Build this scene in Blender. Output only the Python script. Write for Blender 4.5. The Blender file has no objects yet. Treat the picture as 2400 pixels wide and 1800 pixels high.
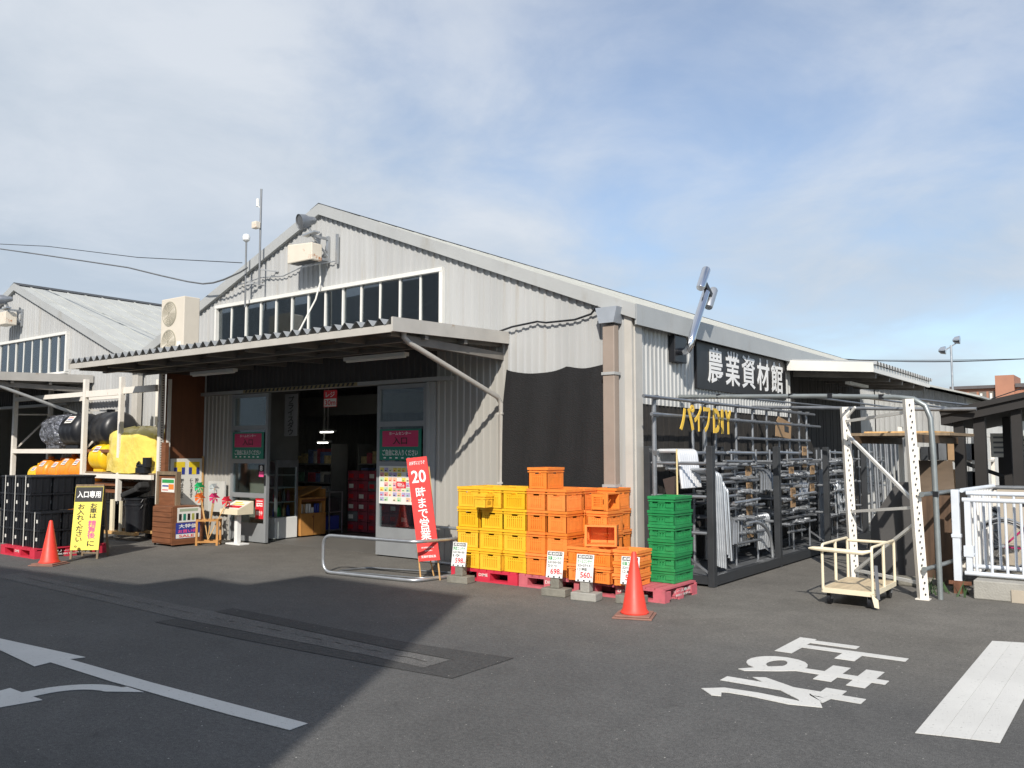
import bpy, math, random
from mathutils import Vector, Matrix
random.seed(7)
SC = bpy.context.scene
COL = SC.collection
# ------------------------------------------------------------------ camera, sky, sun, exposure
cam = bpy.data.cameras.new("camera")
cam.lens = 30.09; cam.sensor_width = 36; cam.clip_end = 3000; cam.clip_start = .05
camo = bpy.data.objects.new("camera", cam); COL.objects.link(camo)
camo.location = (0, 0, 1.6)
camo.rotation_euler = (math.radians(90 + 4.47), 0, math.radians(36.89))
SC.camera = camo
SUN = Vector((1.23, -2.25, 1.83)).normalized()
sl = bpy.data.lights.new("sun", 'SUN'); sl.energy = 5.0; sl.angle = math.radians(.53); sl.color = (1, .94, .855)
so = bpy.data.objects.new("sun", sl); COL.objects.link(so)
so.rotation_euler = (-SUN).to_track_quat('-Z', 'Y').to_euler(); so.location = (10, -20, 30)
W = bpy.data.worlds.new("World"); SC.world = W; W.use_nodes = True
wt = W.node_tree; wn = wt.nodes; wl = wt.links
wn.clear()
wo = wn.new('ShaderNodeOutputWorld'); bg = wn.new('ShaderNodeBackground')
sky = wn.new('ShaderNodeTexSky'); sky.sky_type = 'NISHITA'; sky.sun_disc = False
sky.sun_elevation = math.asin(SUN.z); sky.sun_rotation = math.atan2(SUN.x, SUN.y)
sky.air_density = 1.0; sky.dust_density = .45; sky.ozone_density = 2.0
tc = wn.new('ShaderNodeTexCoord'); sp = wn.new('ShaderNodeSeparateXYZ')
wl.new(tc.outputs['Generated'], sp.inputs[0])
def wmath(op, a, b=None, c=None):
    n = wn.new('ShaderNodeMath'); n.operation = op
    for i, v in enumerate((a, b, c)):
        if v is None: continue
        if isinstance(v, (int, float)): n.inputs[i].default_value = v
        else: wl.new(v, n.inputs[i])
    return n.outputs[0]
# project the view direction on a flat cloud layer
dz = wmath('MAXIMUM', wmath('ADD', sp.outputs[2], .22), .05)
cx = wmath('DIVIDE', sp.outputs[0], dz); cy = wmath('DIVIDE', sp.outputs[1], dz)
cb = wn.new('ShaderNodeCombineXYZ'); wl.new(cx, cb.inputs[0]); wl.new(cy, cb.inputs[1])
def wnoise(scale, detail, rough, off, dist=0.):
    mp = wn.new('ShaderNodeMapping'); mp.inputs['Location'].default_value = off
    mp.inputs['Rotation'].default_value = (0, 0, .5); mp.inputs['Scale'].default_value = (1, 1, 1)
    wl.new(cb.outputs[0], mp.inputs[0])
    n = wn.new('ShaderNodeTexNoise'); n.inputs['Scale'].default_value = scale; n.inputs['Detail'].default_value = detail
    n.inputs['Roughness'].default_value = rough; n.inputs['Distortion'].default_value = dist
    wl.new(mp.outputs[0], n.inputs['Vector']); return n.outputs['Fac']
n1 = wnoise(.62, 5, .45, (3.1, 1.7, 0), .15); n2 = wnoise(2.3, 8, .60, (7, 2, 0), .35)
nn = wmath('ADD', wmath('MULTIPLY', n1, .80), wmath('MULTIPLY', n2, .24))
# the overcast sheet thickens towards the west (left of the photograph) and thins to blue in the east
bias = wmath('MULTIPLY_ADD', sp.outputs[0], -.26, wmath('MULTIPLY_ADD', sp.outputs[1], -.05, .05))
dens = wmath('ADD', nn, bias)
cr = wn.new('ShaderNodeValToRGB'); cr.color_ramp.interpolation = 'EASE'
cr.color_ramp.elements[0].position = .43; cr.color_ramp.elements[0].color = (.22, .22, .22, 1)
cr.color_ramp.elements[1].position = .67; cr.color_ramp.elements[1].color = (.94, .94, .94, 1)
wl.new(dens, cr.inputs[0])
# cloud tone: a little greyer where thick and low in the sky
cc = wn.new('ShaderNodeValToRGB')
cc.color_ramp.elements[0].position = .36; cc.color_ramp.elements[0].color = (5.0, 5.75, 6.65, 1)
cc.color_ramp.elements[1].position = .62; cc.color_ramp.elements[1].color = (6.9, 7.35, 7.95, 1)
wl.new(wmath('ADD', wmath('MULTIPLY', n2, .55), wmath('MULTIPLY', sp.outputs[2], .75)), cc.inputs[0])
mx = wn.new('ShaderNodeMixRGB'); wl.new(cr.outputs[0], mx.inputs[0]); skb = wn.new('ShaderNodeMixRGB'); skb.blend_type = 'MULTIPLY'; skb.inputs[0].default_value = 1; wl.new(sky.outputs[0], skb.inputs[1]); skb.inputs[2].default_value = (1.45, 1.45, 1.48, 1); wl.new(skb.outputs[0], mx.inputs[1]); wl.new(cc.outputs[0], mx.inputs[2])
wl.new(mx.outputs[0], bg.inputs[0]); bg.inputs[1].default_value = .098
wl.new(bg.outputs[0], wo.inputs[0])
SC.view_settings.view_transform = 'Standard'; SC.view_settings.look = 'None'
SC.view_settings.exposure = 0.12; SC.view_settings.gamma = 1
SC.cycles.max_bounces = 8; SC.cycles.transparent_max_bounces = 12
# ------------------------------------------------------------------ materials
MATS = {}
def mat(name, col, rough=.6, metal=0., var=.12, scale=3., bump=0., bscale=40., stretch=(1, 1, 1), spec=.5, stain=None, rand=0., bdist=.02):
    if name in MATS: return MATS[name]
    m = bpy.data.materials.new(name); m.use_nodes = True; nt = m.node_tree; N = nt.nodes; L = nt.links
    b = N['Principled BSDF']; b.inputs['Roughness'].default_value = rough; b.inputs['Metallic'].default_value = metal
    b.inputs['Specular IOR Level'].default_value = spec
    t = N.new('ShaderNodeTexCoord'); mp = N.new('ShaderNodeMapping'); mp.inputs['Scale'].default_value = stretch
    L.new(t.outputs['Object'], mp.inputs[0])
    n = N.new('ShaderNodeTexNoise'); n.inputs['Scale'].default_value = scale; n.inputs['Detail'].default_value = 6; n.inputs['Roughness'].default_value = .6
    L.new(mp.outputs[0], n.inputs['Vector'])
    r = N.new('ShaderNodeValToRGB')
    r.color_ramp.elements[0].position = .3; r.color_ramp.elements[1].position = .7
    r.color_ramp.elements[0].color = tuple(c * (1 - var) for c in col) + (1,)
    r.color_ramp.elements[1].color = tuple(min(1, c * (1 + var)) for c in col) + (1,)
    L.new(n.outputs['Fac'], r.inputs[0]); out = r.outputs[0]
    if stain:
        sc_, sr, sx, lo, hi = stain      # colour, scale, stretch, ramp
        mp2 = N.new('ShaderNodeMapping'); mp2.inputs['Scale'].default_value = sx; L.new(t.outputs['Object'], mp2.inputs[0])
        n2 = N.new('ShaderNodeTexNoise'); n2.inputs['Scale'].default_value = sr; n2.inputs['Detail'].default_value = 5; n2.inputs['Roughness'].default_value = .65
        L.new(mp2.outputs[0], n2.inputs['Vector'])
        r2 = N.new('ShaderNodeValToRGB'); r2.color_ramp.elements[0].position = lo; r2.color_ramp.elements[1].position = hi
        r2.color_ramp.elements[0].color = (0, 0, 0, 1); r2.color_ramp.elements[1].color = (1, 1, 1, 1)
        L.new(n2.outputs['Fac'], r2.inputs[0])
        mm = N.new('ShaderNodeMixRGB'); L.new(r2.outputs[0], mm.inputs[0]); L.new(out, mm.inputs[1]); mm.inputs[2].default_value = tuple(sc_) + (1,)
        out = mm.outputs[0]
    if rand:
        oi = N.new('ShaderNodeObjectInfo'); hs = N.new('ShaderNodeHueSaturation'); v_ = N.new('ShaderNodeMapRange'); L.new(oi.outputs['Random'], v_.inputs[0]); v_.inputs[3].default_value = 1 - rand; v_.inputs[4].default_value = 1 + rand * .3
        L.new(v_.outputs[0], hs.inputs['Value']); s_ = N.new('ShaderNodeMapRange'); L.new(oi.outputs['Random'], s_.inputs[0]); s_.inputs[3].default_value = 1.0; s_.inputs[4].default_value = 1 - rand * .35; L.new(s_.outputs[0], hs.inputs['Saturation']); L.new(out, hs.inputs['Color']); out = hs.outputs[0]
    L.new(out, b.inputs['Base Color'])
    rr = N.new('ShaderNodeMath'); rr.operation = 'MULTIPLY_ADD'; L.new(n.outputs['Fac'], rr.inputs[0]); rr.inputs[1].default_value = .2; rr.inputs[2].default_value = max(.02, rough - .1)
    L.new(rr.outputs[0], b.inputs['Roughness'])
    if bump:
        nb = N.new('ShaderNodeTexNoise'); nb.inputs['Scale'].default_value = bscale; nb.inputs['Detail'].default_value = 4
        L.new(t.outputs['Object'], nb.inputs['Vector'])
        bp = N.new('ShaderNodeBump'); bp.inputs['Strength'].default_value = bump; bp.inputs['Distance'].default_value = bdist
        L.new(nb.outputs['Fac'], bp.inputs['Height']); L.new(bp.outputs[0], b.inputs['Normal'])
    MATS[name] = m; return m
def glassmat(name, tint, gloss=.12, rough=.02):
    m = bpy.data.materials.new(name); m.use_nodes = True; N = m.node_tree.nodes; L = m.node_tree.links; N.clear()
    o = N.new('ShaderNodeOutputMaterial'); tr = N.new('ShaderNodeBsdfTransparent'); tr.inputs[0].default_value = tint + (1,)
    gl = N.new('ShaderNodeBsdfGlossy'); gl.inputs['Roughness'].default_value = rough; gl.inputs[0].default_value = (.9, .95, 1, 1)
    fr = N.new('ShaderNodeLayerWeight'); fr.inputs[0].default_value = .25
    ad = N.new('ShaderNodeMath'); ad.operation = 'MULTIPLY_ADD'; L.new(fr.outputs['Fresnel'], ad.inputs[0]); ad.inputs[1].default_value = .6; ad.inputs[2].default_value = gloss
    mi = N.new('ShaderNodeMixShader'); L.new(ad.outputs[0], mi.inputs[0]); L.new(tr.outputs[0], mi.inputs[1]); L.new(gl.outputs[0], mi.inputs[2])
    L.new(mi.outputs[0], o.inputs[0]); MATS[name] = m; return m
WALL = mat('cream_steel_siding', (.395, .40, .395), .42, .0, .10, 2.2, stretch=(1.3, 1.3, .04), stain=((.33, .29, .23), 2.5, (2.6, 2.6, .12), .55, .85))
SIDE = mat('grey_steel_siding', (.43, .435, .425), .38, .15, .07, 1.2, stretch=(1, 1, .25), stain=((.28, .26, .23), 3, (2, 2, .2), .56, .9))
TRIM = mat('pale_grey_trim', (.39, .40, .395), .45, .1, .06, 2, stain=((.30, .28, .24), 4, (1, 1, .3), .58, .9))
TRIMW = mat('white_trim', (.68, .67, .63), .4, 0, .05, 3)
BEIGE = mat('weathered_beige_paint', (.46, .44, .40), .5, 0, .08, 3, stain=((.34, .24, .15), 7, (1, 1, .5), .64, .8))
ROOF = mat('roof_slate_grey', (.40, .41, .39), .8, 0, .10, 3, .3, 20, stain=((.33, .335, .32), 1.6, (1, 1, 1), .5, .9))
ROOFD = mat('roof_sheet_grey', (.34, .35, .35), .5, .3, .08, 3)
GALV = mat('galvanised_steel', (.46, .48, .50), .38, .75, .12, 6)
GALVM = mat('weathered_zinc', (.25, .265, .285), .42, .6, .18, 6)
GALVD = mat('dull_steel', (.20, .21, .22), .45, .6, .15, 6)
DARKST = mat('dark_grey_paint', (.034, .037, .041), .5, .1, .2, 4)
BLACK = mat('black_plastic', (.012, .013, .016), .38, 0, .2, 5)
BLACKM = mat('black_matt', (.018, .018, .018), .8, 0, .2, 5)
WHITE = mat('white_paint', (.74, .74, .72), .42, 0, .05, 4)
CREAM = mat('cream_painted_steel', (.72, .64, .47), .42, 0, .06, 4, stain=((.42, .30, .16), 9, (1, 1, 1), .66, .78))
RACKW = mat('chipped_white_rack_paint', (.74, .70, .63), .45, 0, .05, 5, stain=((.40, .26, .15), 12, (1, 1, .6), .66, .76))
BROWNP = mat('brown_down_pipe', (.29, .235, .195), .5, 0, .07, 3)
PLY = mat('brown_plywood', (.16, .062, .028), .55, 0, .2, 2.2, stretch=(1, 4, .6))
WOOD = mat('orange_brown_wood', (.19, .075, .034), .5, 0, .3, 3, stretch=(1, 1, 7))
WOODL = mat('light_wood', (.55, .33, .13), .5, 0, .2, 4, stretch=(6, 1, 1))
WOODO = mat('ochre_wood', (.42, .20, .055), .5, 0, .2, 4, stretch=(3, 3, 1))
OLDW = mat('weathered_board', (.20, .145, .09), .8, 0, .3, 3, stretch=(6, 6, .6))
DBOARD = mat('weathered_boards_and_shade', (.026, .023, .020), .8, 0, .5, 4, stretch=(5, 5, .4))
MESHC = mat('black_shade_mesh', (.008, .008, .009), .85, 0, .5, 14, .5, 60, stretch=(6, 6, .35))
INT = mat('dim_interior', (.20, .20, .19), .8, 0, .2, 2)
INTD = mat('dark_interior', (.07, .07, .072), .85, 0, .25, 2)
CONC = mat('concrete', (.30, .29, .26), .85, 0, .15, 4, .3, 50)
CONCD = mat('old_concrete', (.19, .18, .15), .9, 0, .25, 5, .4, 40)
TAN = mat('tan_render', (.40, .35, .28), .85, 0, .1, 3)
YEL = mat('yellow_crate_plastic', (.84, .47, .012), .48, 0, .07, 9, rand=.08, stain=((.60, .34, .03), 14, (1, 1, 1), .60, .80))
ORA = mat('orange_crate_plastic', (.82, .235, .03), .48, 0, .08, 9, rand=.10, stain=((.55, .17, .04), 14, (1, 1, 1), .60, .80))
GRE = mat('green_crate_plastic', (.012, .23, .065), .48, 0, .12, 9, rand=.12)
RED = mat('red_pallet_plastic', (.55, .03, .06), .5, 0, .12, 6)
PINK = mat('faded_pink_pallet_plastic', (.50, .115, .14), .6, 0, .15, 6, stain=((.30, .12, .11), 9, (1, 1, 1), .55, .8))
CONE = mat('red_cone_vinyl', (.72, .05, .028), .5, 0, .12, 6, stain=((.34, .06, .035), 10, (1, 1, .5), .62, .82))
CONEB = mat('dusty_cone_base', (.24, .12, .09), .7, 0, .2, 6)
BANR = mat('red_banner_cloth', (.70, .045, .04), .55, 0, .05, 5)
SIGNY = mat('sign_yellow', (.80, .66, .10), .5, 0, .04, 5)
SIGNB = mat('sign_black', (.012, .012, .014), .45, 0, .1, 5)
SIGNG = mat('sign_green', (.012, .20, .13), .4, 0, .06, 5)
SIGNM = mat('sign_magenta', (.58, .03, .12), .4, 0, .06, 5)
INKW = mat('ink_white', (.80, .80, .78), .5, 0, .02, 5)
INKK = mat('ink_black', (.012, .012, .012), .5, 0, .05, 5)
INKR = mat('ink_red', (.65, .02, .03), .5, 0, .05, 5)
INKP = mat('ink_pink', (.80, .09, .28), .5, 0, .05, 5)
INKG = mat('ink_green', (.03, .30, .08), .5, 0, .05, 5)
INKB = mat('ink_blue', (.03, .05, .28), .5, 0, .05, 5)
INKY = mat('ink_yellow', (.80, .60, .03), .5, 0, .05, 5)
LETY = mat('painted_yellow_board', (.76, .49, .06), .55, 0, .08, 5)
PAPER = mat('paper_white', (.72, .71, .66), .6, 0, .04, 5)
TANKY = mat('yellow_tank_plastic', (.80, .50, .015), .35, 0, .05, 5)
WRAPY = mat('yellow_plastic_wrap', (.80, .62, .13), .16, 0, .10, 2.5, .8, 3.2, bdist=.06)
TANKO = mat('orange_tank_plastic', (.82, .26, .02), .35, 0, .06, 5)
WRAPK = mat('crumpled_dark_wrap', (.20, .21, .24), .14, .5, .9, 14, 1., 16, bdist=.08)  # strong tone noise paints part of the wrap's sheen
AC = mat('cream_enamel', (.62, .565, .475), .4, 0, .03, 4)
ACG = mat('beige_grille', (.34, .32, .25), .6, 0, .1, 20)
RUSTB = mat('rust_spotted_cream', (.66, .60, .50), .5, 0, .05, 4, stain=((.40, .15, .05), 5, (1, 1, 1), .62, .70))
CHROME = mat('polished_steel', (.66, .67, .70), .14, 1., .04, 5)
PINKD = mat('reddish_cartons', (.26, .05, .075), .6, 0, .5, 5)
CARD = mat('cardboard', (.33, .21, .11), .75, 0, .15, 5)
ORB = mat('orange_brick_render', (.38, .18, .115), .8, 0, .12, .5)
GPIPE = mat('greenish_pipe', (.26, .285, .285), .42, .5, .12, 5)
GLASS = glassmat('door_glass', (.80, .85, .84), .07)
WGLASS = glassmat('window_glass', (.45, .48, .48), .13)
def marking_mat():
    return mat('road_paint', (.55, .545, .52), .7, 0, .08, 1.3, .3, 120, stain=((.23, .225, .21), 34, (1, 1, 1), .60, .74))
def asphalt(name, base, apron=None):
    m = bpy.data.materials.new(name); m.use_nodes = True; N = m.node_tree.nodes; L = m.node_tree.links
    b = N['Principled BSDF']; b.inputs['Roughness'].default_value = .88; b.inputs['Specular IOR Level'].default_value = .3
    g = N.new('ShaderNodeNewGeometry')
    def noise(s, d, r=.6):
        n = N.new('ShaderNodeTexNoise'); n.inputs['Scale'].default_value = s; n.inputs['Detail'].default_value = d; n.inputs['Roughness'].default_value = r
        L.new(g.outputs['Position'], n.inputs['Vector']); return n.outputs['Fac']
    def ramp(i, p0, c0, p1, c1):
        r = N.new('ShaderNodeValToRGB'); r.color_ramp.elements[0].position = p0; r.color_ramp.elements[1].position = p1
        r.color_ramp.elements[0].color = c0 if len(c0) == 4 else c0 + (1,); r.color_ramp.elements[1].color = c1 + (1,) if len(c1) == 3 else c1
        L.new(i, r.inputs[0]); return r.outputs[0]
    def mixc(t, f, a, c):
        x = N.new('ShaderNodeMixRGB'); x.blend_type = t
        if isinstance(f, float): x.inputs[0].default_value = f
        else: L.new(f, x.inputs[0])
        L.new(a, x.inputs[1])
        if isinstance(c, tuple): x.inputs[2].default_value = c + (1,)
        else: L.new(c, x.inputs[2])
        return x.outputs[0]
    c = ramp(noise(.55, 5), .3, tuple(v * .86 for v in base), .7, tuple(v * 1.14 for v in base))
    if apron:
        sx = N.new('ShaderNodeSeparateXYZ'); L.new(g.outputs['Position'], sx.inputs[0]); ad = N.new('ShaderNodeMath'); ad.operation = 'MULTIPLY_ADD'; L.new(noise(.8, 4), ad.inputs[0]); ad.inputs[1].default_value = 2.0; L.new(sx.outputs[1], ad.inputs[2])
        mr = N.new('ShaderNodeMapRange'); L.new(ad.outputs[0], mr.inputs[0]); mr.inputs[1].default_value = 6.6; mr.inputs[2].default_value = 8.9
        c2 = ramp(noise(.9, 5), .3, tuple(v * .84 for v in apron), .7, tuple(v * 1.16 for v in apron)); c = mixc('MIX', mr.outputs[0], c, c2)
    c = mixc('MULTIPLY', .9, c, ramp(noise(150, 3, .7), .32, (.42, .42, .42), .68, (1.6, 1.6, 1.6)))
    c = mixc('MULTIPLY', .7, c, ramp(noise(34, 4, .75), .35, (.66, .66, .66), .65, (1.3, 1.29, 1.27)))
    # bright chips of aggregate
    v = N.new('ShaderNodeTexVoronoi'); v.inputs['Scale'].default_value = 30; L.new(g.outputs['Position'], v.inputs['Vector'])
    sel = ramp(v.outputs['Distance'], .10, (1, 1, 1), .17, (0, 0, 0))
    cut = ramp(noise(19, 2), .60, (0, 0, 0), .66, (1, 1, 1))
    c = mixc('MIX', mixc('MULTIPLY', 1., sel, cut), c, (.42, .41, .37))
    # dark oil spots
    c = mixc('MULTIPLY', ramp(noise(1.7, 6, .7), .64, (0, 0, 0), .74, (1, 1, 1)), c, (.72, .72, .72))
    c = mixc('MULTIPLY', .8, c, ramp(noise(4.5, 6, .7), .3, (.84, .84, .84), .7, (1.12, 1.12, 1.11)))
    L.new(c, b.inputs['Base Color'])
    bp = N.new('ShaderNodeBump'); bp.inputs['Strength'].default_value = .55; bp.inputs['Distance'].default_value = .006
    L.new(noise(130, 4), bp.inputs['Height']); L.new(bp.outputs[0], b.inputs['Normal'])
    MATS[name] = m; return m
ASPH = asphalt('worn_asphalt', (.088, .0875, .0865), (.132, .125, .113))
ASPD = asphalt('fresh_asphalt_patch', (.056, .056, .056))
ASPN = asphalt('newer_asphalt', (.082, .080, .077))
ASPL = asphalt('pale_asphalt_strip', (.112, .110, .107))
# ------------------------------------------------------------------ mesh helpers
def mw(o):
    m = Matrix.Identity(4)
    while o is not None:
        m = Matrix.Translation(o.location) @ o.rotation_euler.to_matrix().to_4x4() @ m
        o = o.parent
    return m
class MB:
    def __init__(s): s.v = []; s.f = []
    def add(s, vs, fs):
        n = len(s.v); s.v += [Vector(p) for p in vs]; s.f += [tuple(i + n for i in f) for f in fs]; return s
    def box(s, x0, x1, y0, y1, z0, z1):
        return s.add([(x, y, z) for z in (z0, z1) for y in (y0, y1) for x in (x0, x1)],
                     [(0, 2, 3, 1), (4, 5, 7, 6), (0, 1, 5, 4), (2, 6, 7, 3), (0, 4, 6, 2), (1, 3, 7, 5)])
    def obox(s, c, ax, ay, az, sx, sy, sz):
        c = Vector(c); ax = Vector(ax).normalized() * sx / 2; ay = Vector(ay).normalized() * sy / 2; az = Vector(az).normalized() * sz / 2
        return s.add([c + ax * i + ay * j + az * k for k in (-1, 1) for j in (-1, 1) for i in (-1, 1)],
                     [(0, 2, 3, 1), (4, 5, 7, 6), (0, 1, 5, 4), (2, 6, 7, 3), (0, 4, 6, 2), (1, 3, 7, 5)])
    def bar(s, p0, p1, w, h, up=(0, 0, 1)):
        p0 = Vector(p0); p1 = Vector(p1); d = p1 - p0; u = Vector(up)
        if abs(d.normalized().dot(u.normalized())) > .99: u = Vector((0, 1, 0))
        x = d.cross(u).normalized(); u = x.cross(d).normalized()
        return s.obox((p0 + p1) / 2, d, x, u, d.length, w, h)
    def tube(s, pts, r, n=8, cap=True, rs=None):
        pts = [Vector(p) for p in pts]; k = len(pts); rings = []; up = None
        for i in range(k):
            d = (pts[min(i + 1, k - 1)] - pts[max(i - 1, 0)]).normalized()
            if up is None:
                up = Vector((0, 0, 1)) if abs(d.z) < .9 else Vector((0, 1, 0))
            x = d.cross(up).normalized(); y = x.cross(d).normalized(); up = y
            rr = rs[i] if rs else r
            rings.append([pts[i] + (x * math.cos(2 * math.pi * j / n) + y * math.sin(2 * math.pi * j / n)) * rr for j in range(n)])
        fs = [(i * n + j, i * n + (j + 1) % n, (i + 1) * n + (j + 1) % n, (i + 1) * n + j) for i in range(k - 1) for j in range(n)]
        if cap: fs += [tuple(range(n))[::-1], tuple((k - 1) * n + j for j in range(n))]
        return s.add([p for r_ in rings for p in r_], fs)
    def cyl(s, p0, p1, r, n=12, r1=None): return s.tube([p0, p1], r, n, True, [r, r if r1 is None else r1])
    def lathe(s, prof, c, n=20, axis='z'):
        vs = []
        for (r, h) in prof:
            for j in range(n):
                a = 2 * math.pi * j / n; p = (r * math.cos(a), r * math.sin(a), h)
                if axis == 'y': p = (p[0], p[2], p[1])
                if axis == 'x': p = (p[2], p[0], p[1])
                vs.append(Vector(c) + Vector(p))
        k = len(prof); fs = [(i * n + j, i * n + (j + 1) % n, (i + 1) * n + (j + 1) % n, (i + 1) * n + j) for i in range(k - 1) for j in range(n)]
        fs += [tuple(range(n))[::-1], tuple((k - 1) * n + j for j in range(n))]
        return s.add(vs, fs)
    def prism(s, pts, off):
        pts = [Vector(p) for p in pts]; off = Vector(off); n = len(pts)
        return s.add(pts + [p + off for p in pts], [tuple(range(n))[::-1], tuple(range(n, 2 * n))] + [(i, (i + 1) % n, (i + 1) % n + n, i + n) for i in range(n)])
    def poly(s, pts): return s.add(pts, [tuple(range(len(pts)))])
    def build(s, name, m, parent=None, smooth=False, local=False, bevel=0):
        me = bpy.data.meshes.new(name); o = bpy.data.objects.new(name, me)
        if parent is not None:
            o.parent = parent
            if not local:
                inv = mw(parent).inverted(); s.v = [inv @ p for p in s.v]
        elif not local:
            lo = [min(p[i] for p in s.v) for i in range(3)]; hi = [max(p[i] for p in s.v) for i in range(3)]
            c = Vector(((lo[0] + hi[0]) / 2, (lo[1] + hi[1]) / 2, lo[2])); s.v = [p - c for p in s.v]; o.location = c
        me.from_pydata([tuple(p) for p in s.v], [], s.f); me.update()
        import bmesh
        b = bmesh.new(); b.from_mesh(me); bmesh.ops.recalc_face_normals(b, faces=b.faces); b.to_mesh(me); b.free()
        if m: me.materials.append(m)
        if smooth:
            for p in me.polygons: p.use_smooth = True
            try: me.set_sharp_from_angle(angle=math.radians(40))
            except Exception: pass
        if bevel:
            bv = o.modifiers.new('bevel', 'BEVEL'); bv.width = bevel; bv.segments = 2; bv.limit_method = 'ANGLE'
        COL.objects.link(o); return o
def tag(o, label=None, cat=None, group=None, kind=None):
    if label: o['label'] = label
    if cat: o['category'] = cat
    if group: o['group'] = group
    if kind: o['kind'] = kind
    return o
def thing(name, label, cat, loc=(0, 0, 0), rz=0., group=None):
    o = bpy.data.objects.new(name, None); COL.objects.link(o); o.location = loc; o.rotation_euler = (0, 0, rz); o.empty_display_size = .1
    return tag(o, label, cat, group)
def dup(o, loc=None, rot=None, label=None, group=None, parent=None):
    c = o.copy(); COL.objects.link(c)
    if parent is not None: c.parent = parent
    if loc is not None: c.location = loc
    if rot is not None: c.rotation_euler = rot
    if label: c['label'] = label
    if group: c['group'] = group
    for ch in list(o.children): dup(ch, parent=c)
    return c
def text(body, c, xd, ud, w, h, m, parent, name='lettering', weight=.0, depth=.004, vertical=False, shear=0., off=.002, world=True):
    """lettering fitted to w x h, centred on c, reading along xd with ud up, standing on the surface"""
    cu = bpy.data.curves.new('lettering_curve', 'FONT'); cu.body = '\n'.join(body) if vertical else body
    cu.align_x = 'CENTER'; cu.offset = weight; cu.extrude = 0; cu.resolution_u = 3; cu.shear = shear
    if vertical: cu.space_line = .92
    o = bpy.data.objects.new('lettering_curve', cu); COL.objects.link(o)
    bpy.context.view_layer.update()
    me = bpy.data.meshes.new_from_object(o); bpy.data.objects.remove(o); bpy.data.curves.remove(cu)
    vs = [v.co.copy() for v in me.vertices]; fs = [tuple(p.vertices) for p in me.polygons]; bpy.data.meshes.remove(me)
    x0 = min(v.x for v in vs); x1 = max(v.x for v in vs); y0 = min(v.y for v in vs); y1 = max(v.y for v in vs)
    xd = Vector(xd).normalized(); ud = Vector(ud).normalized(); nd = xd.cross(ud).normalized(); c = Vector(c)
    P = [c + xd * ((v.x - (x0 + x1) / 2) / (x1 - x0) * w) + ud * ((v.y - (y0 + y1) / 2) / (y1 - y0) * h) + nd * (off + depth) for v in vs]
    mb = MB(); mb.add(P, fs)
    if depth > .003:
        # side walls from boundary edges
        cnt = {}
        for f in fs:
            for i in range(len(f)):
                e = (f[i], f[(i + 1) % len(f)]); cnt[e] = 1
        n = len(P); mb.v += [p - nd * depth for p in P]
        for (a, b) in cnt:
            if (b, a) not in cnt: mb.f.append((a, b, b + n, a + n))
    return mb.build(name, m, parent)
def corr(x0, x1, zb, zt, place, pitch=.12, d=.018, phase=0., holes=()):
    """trapezoid-ribbed sheet; place(u, z, out) -> world point, zb / zt functions of u"""
    prof = []
    k = math.floor((x0 - phase) / pitch)
    u = phase + k * pitch
    while u < x1:
        for du, o in ((0, 0.), (.55, 0.), (.64, 1.), (.91, 1.)): prof.append((u + du * pitch, o * d))
        u += pitch
    pr = [(u_, o) for u_, o in prof if x0 < u_ < x1]
    def at(u_):
        for (a, oa), (b, ob) in zip(prof, prof[1:]):
            if a <= u_ <= b: return oa + (ob - oa) * (u_ - a) / max(1e-9, b - a)
        return 0.
    pr = [(x0, at(x0))] + pr + [(x1, at(x1))]
    mb = MB(); vs = []
    for u_, o in pr: vs += [place(u_, zb(u_), o), place(u_, zt(u_), o)]
    mb.add(vs, [(2 * i, 2 * i + 2, 2 * i + 3, 2 * i + 1) for i in range(len(pr) - 1)])
    return mb
def arc(c, u, v, r, a0, a1, n=8):
    c = Vector(c); u = Vector(u); v = Vector(v)
    return [c + u * (r * math.cos(math.radians(a0 + (a1 - a0) * i / n))) + v * (r * math.sin(math.radians(a0 + (a1 - a0) * i / n))) for i in range(n + 1)]
def catenary(p0, p1, sag, n=16):
    p0 = Vector(p0); p1 = Vector(p1)
    return [p0.lerp(p1, i / n) - Vector((0, 0, sag * 4 * (i / n) * (1 - i / n))) for i in range(n + 1)]
# ------------------------------------------------------------------ ground and markings
g = MB(); g.poly([(-900, -900, 0), (900, -900, 0), (900, 900, 0), (-900, 900, 0)])
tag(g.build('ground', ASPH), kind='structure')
def sheet(name, pts, m, z=.004):
    b = MB(); b.poly([(x, y, z) for x, y in pts]); return tag(b.build(name, m), kind='structure')
sheet('asphalt_patch', [(-7.6, 5.39), (-6.3, 5.35), (-5.0, 5.32), (-4.05, 5.42), (-4.04, 4.68), (-4.7, 4.63), (-6.2, 4.56), (-7.57, 4.52), (-7.57, 4.74), (-6.2, 4.77), (-4.97, 4.79), (-4.40, 4.77), (-4.39, 5.10), (-5.0, 5.08), (-6.3, 5.13), (-7.58, 5.17)], ASPD)
sheet('asphalt_patch', [(-4.41, 4.785), (-4.405, 5.085), (-5.0, 5.07), (-6.3, 5.12), (-7.58, 5.16), (-12, 5.25), (-12, 4.9), (-7.57, 4.76), (-6.2, 4.785), (-4.97, 4.805)], ASPL, .003)
rp = random.Random(3)
ck = MB()
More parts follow.
